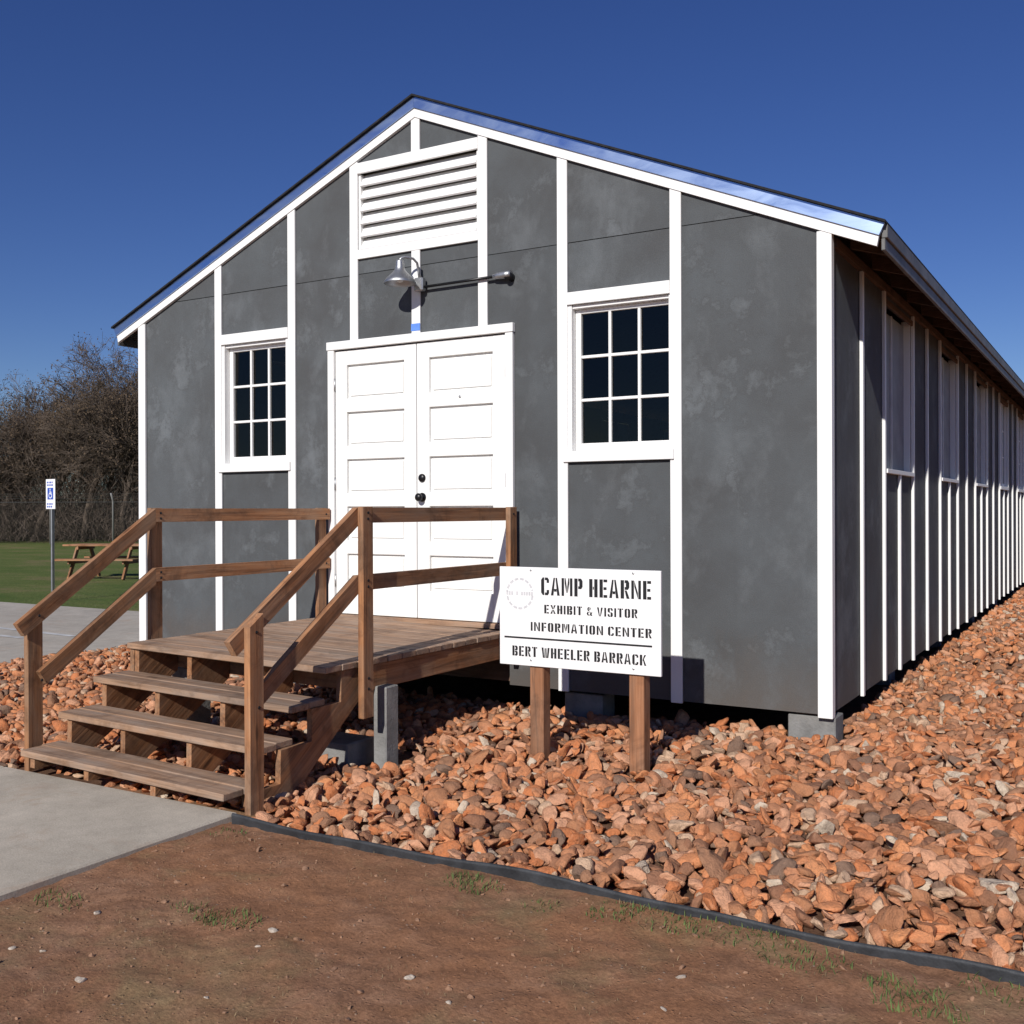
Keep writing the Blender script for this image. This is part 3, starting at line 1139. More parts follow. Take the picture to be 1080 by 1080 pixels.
# ------------------------------------------------------------------ wall lamp with its conduit
lamp = empty('wall_lamp', (0.02, -0.02, 2.93))
tag(lamp, 'galvanised barn lamp and conduit fixed to the gable above the door', 'lamp')
LX, LY, LZ = -0.022, -0.185, 2.925
o = lathe('lamp_shade', [(0.121, 0.0), (0.123, 0.006), (0.108, 0.028), (0.085, 0.055), (0.060, 0.078), (0.040, 0.100), (0.032, 0.125), (0.030, 0.165), (0.024, 0.175), (0.0, 0.176),
                         (0.0, 0.17), (0.022, 0.168), (0.026, 0.125), (0.036, 0.096), (0.056, 0.072), (0.082, 0.050), (0.105, 0.022), (0.119, 0.0), (0.121, 0.0)], (LX, LY, LZ), GALV, lamp, 32)
lathe('bulb', [(0.0, -0.012), (0.022, -0.004), (0.030, 0.018), (0.024, 0.05), (0.014, 0.075)], (LX, LY, LZ + 0.02), mat_plain('frosted_bulb', (0.7, 0.7, 0.68, 1), 0.3, 0, 0.02, 5, 0.5, 0), lamp, 16)
pts = [(LX, LY, LZ + 0.17)]
for k in range(1, 6):
    a = math.pi / 2 * k / 5
    pts.append((LX + 0.030 * (1 - math.cos(a)), LY + 0.035 * (1 - math.cos(a)), LZ + 0.170 + 0.030 * math.sin(a)))
pts += [(0.045, -0.110, LZ + 0.192), (0.055, -0.075, LZ + 0.165), (0.058, -0.060, LZ + 0.10), (0.058, -0.046, LZ + 0.03)]
tube('gooseneck', pts, 0.0095, GALV, lamp, 10)
box('junction_box', 0.018, 0.098, -0.070, -0.021, 2.885, 2.985, GALV, lamp, 0.008)
tube('conduit', [(0.099, -0.042, 2.915), (0.75, -0.042, 2.920)], 0.0105, DARK, lamp, 10)
tube('conduit_fitting', [(0.70, -0.042, 2.920), (0.74, -0.042, 2.921), (0.80, -0.042, 2.922), (0.845, -0.040, 2.922)], [0.017, 0.024, 0.028, 0.030], GALV, lamp, 14)
tube('wall_sleeve', [(0.826, -0.060, 2.912), (0.826, 0.004, 2.905)], 0.030, DARK, lamp, 14)
box('blue_mark', -0.041, 0.041, -0.0235, -0.0202, 2.600, 2.655, BLUEM, lamp, 0.001)  # small blue patch at the foot of the middle batten

# ------------------------------------------------------------------ wooden stair and landing
porch = empty('wooden_stairs', (0, -1.6, GZ))
tag(porch, 'brown timber stairs and landing with railings leading to the white double door', 'stairs')
XL, XR = -0.80, 0.80
RUN, RISE = 0.239, 0.176
YF = -2.005
DZ = 0.410
# landing boards along X
nb = 14
bw = (YF - (-0.046)) / nb
for k in range(nb):
    y0 = YF - bw * k
    e0, e1 = RNG.uniform(-.004, .004), RNG.uniform(-.004, .004)
    t = RNG.uniform(-.0015, .0015)
    box('deck_board', XL - 0.012 + e0, XR + 0.012 + e1, y0 + 0.0025, y0 - bw - 0.0025, DZ - 0.036 + t, DZ + t, DECK, porch, 0.004)
# rim and joists under the landing
zj0, zj1 = DZ - 0.036 - 0.150, DZ - 0.0385
box('rim_joist', XR - 0.038, XR, YF + 0.341, -0.046, zj0, zj1, WOOD, porch)
box('rim_joist', XL, XL + 0.038, YF + 0.02, -0.046, zj0, zj1, WOOD, porch)
box('rim_joist', XL + 0.039, XR - 0.039, YF + 0.34, YF + 0.378, zj0, zj1, WOOD, porch)
box('rim_joist', XL + 0.039, XR - 0.039, -0.084, -0.046, zj0, zj1, WOOD, porch)
for x in (-0.27, 0.26):
    box('joist', x - 0.019, x + 0.019, YF + 0.379, -0.085, zj0, zj1, WOOD, porch)
# treads: two boards each, proud of the stringers
TZ = [DZ - RISE * (k + 1) for k in range(3)]
TY = [YF - RUN * (k + 1) for k in range(3)]
for k in range(3):
    t = RNG.uniform(-.002, .002)
    x0, x1 = XL - 0.02 + RNG.uniform(-.008, .008), XR - 0.015 + RNG.uniform(-.008, .008)
    w = 0.1345
    if k == 2:
        w = 0.1345
    box('tread', x0, x1, TY[k], TY[k] + w, TZ[k] - 0.036 + t, TZ[k] + t, DECK, porch, 0.004)
    box('tread', x0 + RNG.uniform(-.01, .01), x1 + RNG.uniform(-.01, .01), TY[k] + w + 0.004, TY[k] + 2 * w, TZ[k] - 0.036 - t, TZ[k] - t, DECK, porch, 0.004)
# cut stringers
for x in (XL + 0.02, -0.275, 0.255, XR - 0.02):
    th = 0.036
    pts = []
    bk = 0.15 if x > 0.5 else 0.026
    yk = TY[2] + bk
    pts.append((yk, GZ + 0.028))
    pts.append((yk, TZ[2] - th))
    pts.append((TY[1] + bk, TZ[2] - th))
    pts.append((TY[1] + bk, TZ[1] - th))
    pts.append((TY[0] + bk, TZ[1] - th))
    pts.append((TY[0] + bk, TZ[0] - th))
    pts.append((YF + bk, TZ[0] - th))
    if abs(x) > 0.5:
        pts.append((YF + bk, zj0 + 0.148))
        pts.append((YF + 0.335, zj0 + 0.148))
    else:
        pts.append((YF + bk, zj0 + 0.148))
        pts.append((YF + 0.335, zj0 + 0.148))
    pts.append((pts[-1][0], zj0 - 0.02))
    pts.append((YF - (0.40 if x < 0.5 else 0.22), GZ + 0.01))
    if abs(x) > 0.5:
        xs = (x - 0.058, x - 0.020) if x > 0 else (x + 0.020, x + 0.058)
        if x > 0:
            xs = (XR - 0.037, XR - 0.001)
        else:
            xs = (XL + 0.040, XL + 0.078)
    else:
        xs = (x - 0.019, x + 0.019)
    # concave outline: build as vertical strips so every face is convex
    P = np.array(pts)
    ysort = sorted(set(np.round(P[:, 0], 5)))
    Vs, Fs = [], []

    def span(y, side):
        zs = []
        n = len(P)
        for i in range(n):
            a, b = P[i], P[(i + 1) % n]
            if abs(a[0] - b[0]) < 1e-6:
                continue
            lo, hi = min(a[0], b[0]), max(a[0], b[0])
            yy = y + (1e-5 if side > 0 else -1e-5)
            if lo <= yy <= hi:
                zs.append(a[1] + (b[1] - a[1]) * (yy - a[0]) / (b[0] - a[0]))
        return min(zs), max(zs)
    for i in range(len(ysort) - 1):
        ya, yb = ysort[i], ysort[i + 1]
        if yb - ya < 1e-4:
            continue
        la, ha = span(ya, 1)
        lb, hb = span(yb, -1)
        b0 = len(Vs)
        for xx in xs:
            Vs += [(xx, ya, la), (xx, yb, lb), (xx, yb, hb), (xx, ya, ha)]
        q = [0, 1, 2, 3, 4, 5, 6, 7]
        for f in ((0, 3, 2, 1), (4, 5, 6, 7), (0, 1, 5, 4), (3, 7, 6, 2), (0, 4, 7, 3), (1, 2, 6, 5)):
            Fs.append([b0 + q[j] for j in f])
    # store with local X along the slope so the grain follows the board
    o_ = Vector((0, YF - 0.2, 0))
    dirv = Vector((0, RUN, RISE)).normalized()
    Mx = Matrix((dirv, Vector((-1, 0, 0)), dirv.cross(Vector((-1, 0, 0))))).transposed().to_4x4()
    Mx = Matrix.Translation(Vector((sum(xs) / 2, YF - 0.2, 0.05))) @ Mx
    Mi = Mx.inverted()
    Vl = [tuple(Mi @ Vector(v)) for v in Vs]
    put('stringer', mesh_np('stringer', Vl, Fs, WOOD), Mx, porch)
# posts (2x4, narrow face to the front) outside, rails inside
PT = 0.040
RT = 0.038
RH = 0.088


def railing(s):
    xr0, xr1 = (XR + 0.0135, XR + 0.0135 + RT) if s > 0 else (XL - 0.0135 - RT, XL - 0.0135)
    xp0, xp1 = (xr1 + 0.001, xr1 + 0.001 + PT) if s > 0 else (xr0 - 0.001 - PT, xr0 - 0.001)
    if s < 0:                    # left: posts on the deck edge side, rails carried inside
        pass
    top = 1.270
    mid = 0.885
    slope = (1.262 - 0.605) / (2.74 - 1.755)
    yb = -1.755
    xm = (xr0 + xr1) / 2
    # posts
    box('post', xp0, xp1, yb - 0.010, yb + 0.082, 0.075 if s > 0 else 0.10, top + 0.004, WOOD, porch)
    box('post', xp0, xp1, -0.140, -0.050, 0.20, top + 0.004, WOOD, porch)
    lowtop = top + (-2.62 - yb) * slope
    # low post with its top cut to the rail slope
    yl0, yl1 = -2.645, -2.553
    zb_ = GZ + 0.0 if s > 0 else GZ + 0.0
    dz_ = 0.004 if s > 0 else -0.035
    zA, zB = top + (yl0 - yb) * slope + dz_, top + (yl1 - yb) * slope + dz_
    V = [(xx, yy, zz) for xx in (xp0, xp1) for yy, zz in ((yl0, zb_), (yl1, zb_), (yl1, zB), (yl0, zA))]
    Mx = Matrix.Translation(Vector(((xp0 + xp1) / 2, (yl0 + yl1) / 2, 0.2))) @ Matrix(((0, 0, -1), (0, 1, 0), (1, 0, 0))).to_4x4()
    Mi = Mx.inverted()
    Fs = [(0, 3, 2, 1), (4, 5, 6, 7), (0, 1, 5, 4), (3, 7, 6, 2), (0, 4, 7, 3), (1, 2, 6, 5)]
    put('post', mesh_np('post', [tuple(Mi @ Vector(v)) for v in V], Fs, WOOD), Mx, porch)
    xo = xp1 if s > 0 else xr1       # bolt heads on the side that faces +X
    for yy, zz in ((yb + 0.036, top - 0.03), (yb + 0.036, top - 0.065), (yb + 0.036, mid - 0.03), (yb + 0.036, mid - 0.065), (-0.095, top - 0.045), (-0.095, mid - 0.045),
                   (-2.60, top + (-2.60 - yb) * slope - 0.055), (-2.585, mid + (-2.585 - yb) * slope - 0.055), (yb + 0.036, 0.30), (yb + 0.036, 0.24)):
        lathe('bolt', [(0.0, 0.005), (0.006, 0.0045), (0.009, 0.0)], (xo + 0.0002, yy, zz), DARK, porch, 8, Matrix.Rotation(math.pi / 2, 4, 'Y'))
    # rails: level pair, sloped pair meeting them in a mitre
    def rail_poly(pl, a, b, ydir, name):
        V = [(xx, yy, zz) for xx in (a, b) for yy, zz in pl]
        d = Vector(ydir).normalized()
        c = Vector((sum(v[0] for v in V) / 8, sum(v[1] for v in V) / 8, sum(v[2] for v in V) / 8))
        ax = Vector((-1, 0, 0))
        Mx = Matrix.Translation(c) @ Matrix((d, ax, d.cross(ax))).transposed().to_4x4()
        Mi = Mx.inverted()
        put(name, mesh_np(name, [tuple(Mi @ Vector(v)) for v in V], Fs, WOOD), Mx, porch)
    cs = math.cos(math.atan(slope))
    vh = RH / cs                 # vertical height of the sloped rail
    for zt, ytip in ((top, -2.742), (mid, -2.600)):
        dy = 0.0
        m = yb - 0.004
        rail_poly([(m, zt - RH), (-0.052, zt - RH + RNG.uniform(-.004, .004)), (-0.052, zt), (m, zt)], xr0, xr1, (0, 1, 0), 'rail')
        ze = zt + (ytip - m) * slope
        nx_ = slope * cs
        rail_poly([(ytip + RH * nx_, ze - RH * cs), (m - 0.001, zt - vh), (m - 0.001, zt), (ytip, ze)], xr0, xr1, (0, 1, slope), 'rail')


railing(1)
railing(-1)
# piers under the landing
box('pier', 0.79, 0.885, -1.55, -1.43, GZ - 0.1, zj0 - 0.001, CONC, porch, 0.006)
box('pier', -0.86, -0.70, -1.60, -1.40, GZ - 0.1, zj0 - 0.001, CONC, porch, 0.006)
box('pier', 0.42, 0.70, -1.68, -1.42, GZ - 0.1, -0.105, CONC, porch, 0.008)

SAG = -0.023                      # the landing and steps sag towards their right side
for o_ in porch.children:
    if o_.name.split('.')[0] in ('deck_board', 'tread', 'stringer', 'rim_joist', 'joist'):
        Mw = Matrix.Rotation(-SAG, 4, 'Y') @ WM[o_.name]
        WM[o_.name] = Mw
        o_.matrix_basis = WM[porch.name].inverted() @ Mw

# ------------------------------------------------------------------ visitor sign
sign = empty('visitor_sign', (1.93, -1.04, GZ))
tag(sign, 'white stencilled visitor centre sign on two wooden posts in the rocks', 'sign')
SX0, SX1, SZ0, SZ1 = 1.387, 2.413, 0.341, 0.918
SY = -1.1
BOARDM = mat_plain('white_sign_board', (0.80, 0.80, 0.80, 1), 0.45, 0, 0.05, 3, 0.4, 0.02)
box('board', SX0, SX1, SY, SY + 0.018, SZ0, SZ1, BOARDM, sign, 0.002)
for x in (1.625, 2.258):
    box('post', x - 0.045, x + 0.045, SY + 0.019, SY + 0.108, GZ - 0.05, 0.80, POSTW, sign, 0.005)
for x, z in ((1.60, 0.375), (2.25, 0.372), (1.60, 0.90), (2.25, 0.90)):
    lathe('screw', [(0.0, 0.002), (0.006, 0.0015), (0.007, 0.0)], (x, SY - 0.0002, z), GALV, sign, 10, RX)

# stencil alphabet: polygons in a 0..w by 0..1 cell, with the bridges of a cut stencil
T_, H_, GP = 0.235, 0.15, 0.05


def rect(a, b, c, d):
    return [(a, c), (b, c), (b, d), (a, d)]


def para(x0, z0, x1, z1, w):
    return [(x0, z0), (x0 + w, z0), (x1 + w, z1), (x1, z1)]


def glyph(ch):
    w = 0.60
    t, h, g = T_, H_, GP
    if ch == 'I':
        return 0.20, [rect(0, 0.20, 0, 1)]
    if ch == 'C':
        return w, [[(0, .14), (.12, 0), (t, 0), (t, 1), (.12, 1), (0, .86)], [(t + g, 0), (w - .1, 0), (w, .12), (w, .30), (w - t * .75, .30), (w - t * .75, h), (t + g, h)],
                   [(t + g, 1), (w - .1, 1), (w, .88), (w, .70), (w - t * .75, .70), (w - t * .75, 1 - h), (t + g, 1 - h)]]
    if ch == 'O':
        return w, [[(0, .14), (.12, 0), (w / 2 - g / 2, 0), (w / 2 - g / 2, h), (t, h), (t, 1 - h), (w / 2 - g / 2, 1 - h), (w / 2 - g / 2, 1), (.12, 1), (0, .86)],
                   [(w, .14), (w - .12, 0), (w / 2 + g / 2, 0), (w / 2 + g / 2, h), (w - t, h), (w - t, 1 - h), (w / 2 + g / 2, 1 - h), (w / 2 + g / 2, 1), (w - .12, 1), (w, .86)]]
    if ch == 'A':
        return .66, [para(0, 0, .22, 1, .19)[:2] + [(.31, 1), (.20, 1)], [(.66 - .19, 0), (.66, 0), (.46, 1), (.35, 1)], rect(.24, .42, .22, .22 + h)]
    if ch == 'M':
        return .80, [rect(0, .18, 0, 1), rect(.62, .80, 0, 1), [(.18 + g, 1), (.18 + g, .72), (.345, .18), (.38, .18), (.38, .52), (.30, 1)], [(.62 - g, 1), (.62 - g, .72), (.455, .18), (.42, .18), (.42, .52), (.50, 1)]]
    if ch == 'P':
        return w, [rect(0, t, 0, 1), [(t + g, 1), (w - .1, 1), (w, .87), (w, .55), (w - .1, .42), (t + g, .42), (t + g, .42 + h), (w - t, .42 + h), (w - t, 1 - h), (t + g, 1 - h)]]
    if ch == 'R':
        return w, [rect(0, t, 0, 1), [(t + g, 1), (w - .1, 1), (w, .87), (w, .60), (w - .1, .48), (t + g, .48), (t + g, .48 + h), (w - t, .48 + h), (w - t, 1 - h), (t + g, 1 - h)],
                   [(t + g, .44), (t + g + .14, .44), (w + .02, 0), (w - .19, 0)]]
    if ch == 'B':
        return w, [rect(0, t, 0, 1), [(t + g, 1), (w - .1, 1), (w, .88), (w, .64), (w - .06, .53), (t + g, .53), (t + g, .53 + h * .9), (w - t, .53 + h * .9), (w - t, 1 - h), (t + g, 1 - h)],
                   [(t + g, 0), (w - .1, 0), (w, .12), (w, .37), (w - .06, .48), (t + g, .48), (t + g, .48 - h * .9), (w - t, .48 - h * .9), (w - t, h), (t + g, h)]]
    if ch == 'H':
        return w, [rect(0, t, 0, 1), rect(w - t, w, 0, 1), rect(t + g * .6, w - t - g * .6, .5 - h / 2, .5 + h / 2)]
    if ch == 'E':
        return .55, [rect(0, t, 0, 1), rect(t + g, .55, 0, h), rect(t + g, .50, .5 - h / 2, .5 + h / 2), rect(t + g, .55, 1 - h, 1)]
    if ch == 'F':
        return .53, [rect(0, t, 0, 1), rect(t + g, .50, .5 - h / 2, .5 + h / 2), rect(t + g, .53, 1 - h, 1)]
    if ch == 'L':
        return .52, [rect(0, t, 0, 1), rect(t + g, .52, 0, h)]
    if ch == 'T':
        return .58, [rect(.29 - t / 2, .29 + t / 2, 0, 1), rect(0, .29 - t / 2 - g, 1 - h, 1), rect(.29 + t / 2 + g, .58, 1 - h, 1)]
    if ch == 'N':
        return .66, [rect(0, .18, 0, 1), rect(.48, .66, 0, 1), [(.18 + g * .6, 1), (.18 + g * .6, .66), (.48 - g * .6, 0), (.48 - g * .6, .34)]]
    if ch == 'V':
        return .64, [[(0, 1), (.20, 1), (.31, 0), (.22, 0)], [(.64, 1), (.44, 1), (.345, 0), (.42, 0)]]
    if ch == 'W':
        return .86, [[(0, 1), (.20, 1), (.28, 0), (.13, 0)], [(.86, 1), (.66, 1), (.58, 0), (.73, 0)], [(.30, 0), (.40, 0), (.415, .95), (.33, .95)], [(.56, 0), (.46, 0), (.445, .95), (.53, .95)]]
    if ch == 'X':
        return .62, [[(0, 1), (.21, 1), (.33, .60), (.23, .52)], [(.62, 1), (.41, 1), (.35, .62), (.40, .52)], [(0, 0), (.21, 0), (.28, .38), (.22, .47)], [(.62, 0), (.41, 0), (.30, .40), (.39, .48)]]
    if ch == 'S':
        return .56, [[(0, .60), (.08, .50), (.25, .46), (.25, .60), (t, .63), (t, 1 - h), (.25, 1 - h), (.25, 1), (.10, 1), (0, .88)], [(.25 + g, 1), (.46, 1), (.56, .88), (.56, .70), (.56 - t * .8, .70), (.56 - t * .8, 1 - h), (.25 + g, 1 - h)],
                     [(.56, .40), (.48, .50), (.31, .54), (.31, .40), (.56 - t, .37), (.56 - t, h), (.31, h), (.31, 0), (.46, 0), (.56, .12)], [(.31 - g, 0), (.10, 0), (0, .12), (0, .30), (t * .8, .30), (t * .8, h), (.31 - g, h)]]
    if ch == 'K':
        return .62, [rect(0, t, 0, 1), [(t + g, .56), (t + g, .40), (.62, 1), (.44, 1)], [(.31, .50), (.40, .60), (.64, 0), (.45, 0)]]
    if ch == '&':
        return .66, [[(.10, .62), (.20, .52), (.32, .60), (.24, .70), (.27, .86), (.27, 1), (.16, .97), (.08, .82)], [(.32, 1), (.44, .92), (.46, .76), (.36, .62), (.31, .70), (.34, .84)],
                     [(0, .22), (.10, .04), (.28, 0), (.28, .12), (.18, .22), (.26, .44), (.12, .46)], [(.30, .50), (.40, .48), (.66, 0), (.48, 0)], [(.33, 0), (.40, .03), (.46, .10), (.40, .18), (.33, .12)], [(.48, .22), (.56, .18), (.66, .40), (.55, .42)]]
    return 0.35, []


def text(name, s, s0, s1, t0, t1, mat, gap=0.14):
    """each word is its own part"""
    tot = 0.0
    runs = []
    for wd in s.split(' '):
        n0 = tot
        for ch in wd:
            tot += glyph(ch)[0] + gap
        runs.append((wd, n0, tot - gap))
        tot += 0.34
    tot -= gap + 0.34
    for wd, a, b in runs:
        text_word(name, wd, s0 + (s1 - s0) * a / tot, s0 + (s1 - s0) * b / tot, t0, t1, mat, gap)


def text_word(name, s, s0, s1, t0, t1, mat, gap=0.14):
    """one line of stencil letters across s0..s1 (share of board width), t0..t1 (share of board height from the top)"""
    items = []
    x = 0.0
    for ch in s:
        if ch == ' ':
            x += 0.34
            continue
        w, polys = glyph(ch)
        items.append((x, polys))
        x += w + gap
    tot = x - gap
    bx0, bx1 = SX0 + (SX1 - SX0) * s0, SX0 + (SX1 - SX0) * s1
    bz1, bz0 = SZ1 - (SZ1 - SZ0) * t0, SZ1 - (SZ1 - SZ0) * t1
    kx, kz = (bx1 - bx0) / tot, bz1 - bz0
    from mathutils.geometry import tessellate_polygon
    V, Fs = [], []
    for x, polys in items:
        for pl in polys:
            b0 = len(V)
            pv = [Vector((bx0 + (x + p[0]) * kx, SY - 0.0016, bz0 + p[1] * kz)) for p in pl]
            V += [tuple(v) for v in pv]
            for tri in tessellate_polygon([[Vector((v.x, v.z, 0)) for v in pv]]):
                a, b, c = tri
                cr2 = (pv[b].x - pv[a].x) * (pv[c].z - pv[a].z) - (pv[b].z - pv[a].z) * (pv[c].x - pv[a].x)
                Fs.append([b0 + a, b0 + b, b0 + c] if cr2 > 0 else [b0 + a, b0 + c, b0 + b])
    return put(name, mesh_np(name, V, Fs, mat), None, sign)


text('lettering', 'CAMP HEARNE', 0.275, 0.945, 0.098, 0.275, BLACKP)
text('lettering', 'EXHIBIT & VISITOR', 0.295, 0.865, 0.372, 0.458, BLACKP, 0.17)
text('lettering', 'INFORMATION CENTER', 0.207, 0.947, 0.552, 0.641, BLACKP, 0.17)
text('lettering', 'BERT WHEELER BARRACK', 0.085, 0.915, 0.803, 0.905, BLACKP, 0.15)
bw_, bh_ = SX1 - SX0, SZ1 - SZ0
me = mesh_np('rule_line', [(SX0 + .032 * bw_, SY - .0016, SZ1 - .727 * bh_), (SX0 + .95 * bw_, SY - .0016, SZ1 - .727 * bh_), (SX0 + .95 * bw_, SY - .0016, SZ1 - .709 * bh_), (SX0 + .032 * bw_, SY - .0016, SZ1 - .709 * bh_)], [[0, 1, 2, 3]], BLACKP)
put('rule_line', me, None, sign)
# pale round emblem: a broken ring of small marks with a band of marks across it
cx_, cz_, r_ = SX0 + 0.135 * bw_, SZ1 - 0.270 * bh_, 0.093
V, Fs = [], []
for k in range(60):
    a0 = 2 * math.pi * k / 60
    if (k % 30) in (29, 0, 1) or (k % 4 == 3):
        continue
    for (ra, rb) in ((r_, r_ - 0.013),):
        b0 = len(V)
        for rr_, aa in ((ra, a0), (rb, a0), (rb, a0 + 0.095), (ra, a0 + 0.095)):
            V.append((cx_ + rr_ * math.cos(aa), SY - 0.0016, cz_ + rr_ * math.sin(aa)))
        Fs.append([b0, b0 + 1, b0 + 2, b0 + 3][::-1])
for up_ in (True, False):
    Fh = [f for f in Fs if (V[f[0]][2] > cz_) == up_]
    idx_ = sorted({i for f in Fh for i in f})
    rm_ = {j: i for i, j in enumerate(idx_)}
    put('emblem_arc', mesh_np('emblem', [V[i] for i in idx_], [[rm_[i] for i in f] for f in Fh], GREYP), None, sign)
V, Fs = [], []
for k in range(11):
    if k in (3, 5):
        continue
    b0 = len(V)
    xa = cx_ - r_ * 0.98 + k * r_ * 0.18
    V += [(xa, SY - .0016, cz_ - .010), (xa + .012, SY - .0016, cz_ - .010), (xa + .012, SY - .0016, cz_ + .012), (xa, SY - .0016, cz_ + .012)]
    Fs.append([b0, b0 + 1, b0 + 2, b0 + 3])
put('emblem_band', mesh_np('emblem', V, Fs, GREYP), None, sign)

# ------------------------------------------------------------------ landscape edging
def edging(name, pts, label):
    V, Fs = [], []
    for i, (x, y) in enumerate(pts):
        a = Vector(pts[max(i - 1, 0)])
        b = Vector(pts[min(i + 1, len(pts) - 1)])
        d = (b - a).normalized()
        n = Vector((-d.y, d.x))
        zt = GZ + 0.036 + 0.006 * math.sin(x * 3.1) + 0.005 * math.sin(x * 7.7 + 1)
        for (q, z) in ((-0.009, GZ - 0.06), (-0.011, zt - 0.012), (-0.013, zt - 0.008), (-0.013, zt), (-0.006, zt + .006), (0.003, zt + .002), (0.004, GZ - 0.06)):
            V.append((x + n.x * q, y + n.y * q, z))
    k = 7
    for i in range(len(pts) - 1):
        for j in range(k - 1):
            Fs.append([i * k + j, (i + 1) * k + j, (i + 1) * k + j + 1, i * k + j + 1])
    o = put(name, mesh_np(name, V, Fs, EDGEM, True))
    tag(o, label, 'edging')
    return o


ex = np.arange(0.90, 7.2, 0.08)
edging('landscape_edging', [(float(x), -2.764 - 0.008 * math.sin(x * 1.9) - 0.006 * math.sin(x * 4.3)) for x in ex],
       'low black landscape edging strip holding back the orange rocks')

# ------------------------------------------------------------------ grass tufts, litter and pebbles on the dirt
def blades(spots, name, mat, label, hmin, hmax, wid):
    V, Fs = [], []
    for (x, y, n, spread, hs) in spots:
        for k in range(n):
            a = RNG.uniform(0, 2 * math.pi)
            r = spread * math.sqrt(RNG.random())
            bx_, by_ = x + r * math.cos(a), y + r * math.sin(a) * 0.6
            if by_ > -2.785:
                continue
            h = RNG.uniform(hmin, hmax) * hs
            lean = RNG.uniform(0.2, 1.3) * h
            b = RNG.uniform(0, 2 * math.pi)
            p = Vector((bx_, by_, float(dirt_h(np.array(bx_), np.array(by_))) - 0.003))
            d = Vector((math.cos(b), math.sin(b), 0))
            sd = Vector((-d.y, d.x, 0)) * wid * RNG.uniform(.6, 1.2)
            m_ = p + d * lean * 0.35 + Vector((0, 0, h * 0.65))
            t_ = p + d * lean + Vector((0, 0, h))
            b0 = len(V)
            V += [p - sd, p + sd, m_ + sd * .8, m_ - sd * .8, t_]
            Fs += [[b0, b0 + 1, b0 + 2, b0 + 3], [b0 + 3, b0 + 2, b0 + 4]]
    o = put(name, mesh_np(name, V, Fs, mat))
    tag(o, label, 'grass', kind='stuff')


TUFT = mat_plain('weed_green', (0.095, 0.130, 0.042, 1), 0.8, 0, 0.5, 9, 0.2, 0)
DRY = mat_plain('dry_grass', (0.24, 0.18, 0.105, 1), 0.9, 0, 0.45, 6, 0.15, 0)
tufts = [(1.01, -3.80, 90, .10, .9), (1.51, -3.59, 60, .07, .7), (1.74, -3.60, 130, .11, .75), (1.66, -3.63, 60, .07, .6), (2.33, -2.86, 130, .11, .9), (2.26, -2.80, 70, .06, .7), (2.93, -2.88, 70, .08, .6), (3.10, -2.82, 160, .13, .7),
         (3.38, -2.80, 170, .15, .7), (3.67, -2.89, 160, .13, .7), (3.99, -2.95, 130, .10, .9), (4.06, -3.05, 140, .11, .9), (2.67, -2.92, 50, .07, .6), (0.94, -2.85, 60, .09, .6),
         (3.55, -2.74, 90, .10, .6), (2.98, -2.74, 60, .1, .5), (4.3, -2.8, 140, .14, .8), (5.1, -2.85, 160, .2, .8), (5.9, -3.4, 160, .2, .8)]
sq = lambda x, y: (CAM[0] + (x - CAM[0]) * .9868, CAM[1] + (y - CAM[1]) * .9868)
tufts = [sq(t[0], t[1]) + (int(t[2] * .9), t[3] * 1.25, t[4] * .8) for t in tufts]
blades(tufts, 'grass_tufts', TUFT, 'small green weed and grass tufts on the dirt along the edging', 0.012, 0.050, 0.0022)
dry = [(RNG.uniform(0.9, 6.8), RNG.uniform(-6.2, -2.8), int(RNG.integers(4, 22)), 0.14, 0.7) for _ in range(480)]
dry += [(x + RNG.uniform(-.1, .1), y + RNG.uniform(-.06, .06), 26, .12, .7) for x, y, *_ in tufts]
blades(dry, 'dry_grass', DRY, 'thin dead straw bits lying over the bare dirt', 0.006, 0.028, 0.0010)

PEB = mat_plain('pale_pebble', (0.47, 0.40, 0.33, 1), 0.9, 0, 0.25, 60, 0.2, 0.3)
PEBD = mat_plain('red_pebble', (0.27, 0.155, 0.098, 1), 0.9, 0, 0.3, 60, 0.2, 0.3)
pm = []
for k in range(6):
    V, Fs = rock_shape(1, RNG)
    pm.append((mesh_np('pebble', V, Fs, PEB), mesh_np('pebble', V, Fs, PEBD)))
for k, (x, y, s, lab) in enumerate([
        (1.234, -3.792, .017, 'pale pebble just right of the grass tuft by the walkway edge'),
        (1.262, -4.163, .012, 'leftmost small pale pebble on the dirt'),
        (1.95, -3.603, .019, 'pale rounded pebble right of the middle grass tufts'),
        (1.69, -4.209, .020, 'broad pale pebble low in the left corner of the dirt'),
        (2.617, -3.685, .017, 'pale pebble low in the middle of the dirt'),
        (2.817, -3.754, .014, 'pale pebble nearest the bottom edge, right of the middle one'),
        (3.36, -3.237, .016, 'lone pale pebble on the dirt below the right half of the edging'),
        (3.40, -3.469, .011, 'tiny pale pebble at the bottom right of the dirt'),
        (2.002, -3.733, .011, 'small pebble just below the rounded one beside the middle tufts'),
        (2.132, -4.088, .011, 'tiny pale pebble between the broad corner pebble and the middle one'),
        (1.368, -4.119, .010, 'small pale pebble second from the left edge of the dirt')]):
    x, y = sq(x, y)
    o = put('pebble', pm[k % 6][0], Matrix.Translation((x, y, float(dirt_h(np.array(x), np.array(y))) + s * 0.25)) @ Matrix(rotm(RNG, .2).tolist()).to_4x4() @ Matrix.Scale(s, 4))
    tag(o, lab, 'pebble', 'pale pebbles on the dirt')
VV, FF = [], []
off = 0
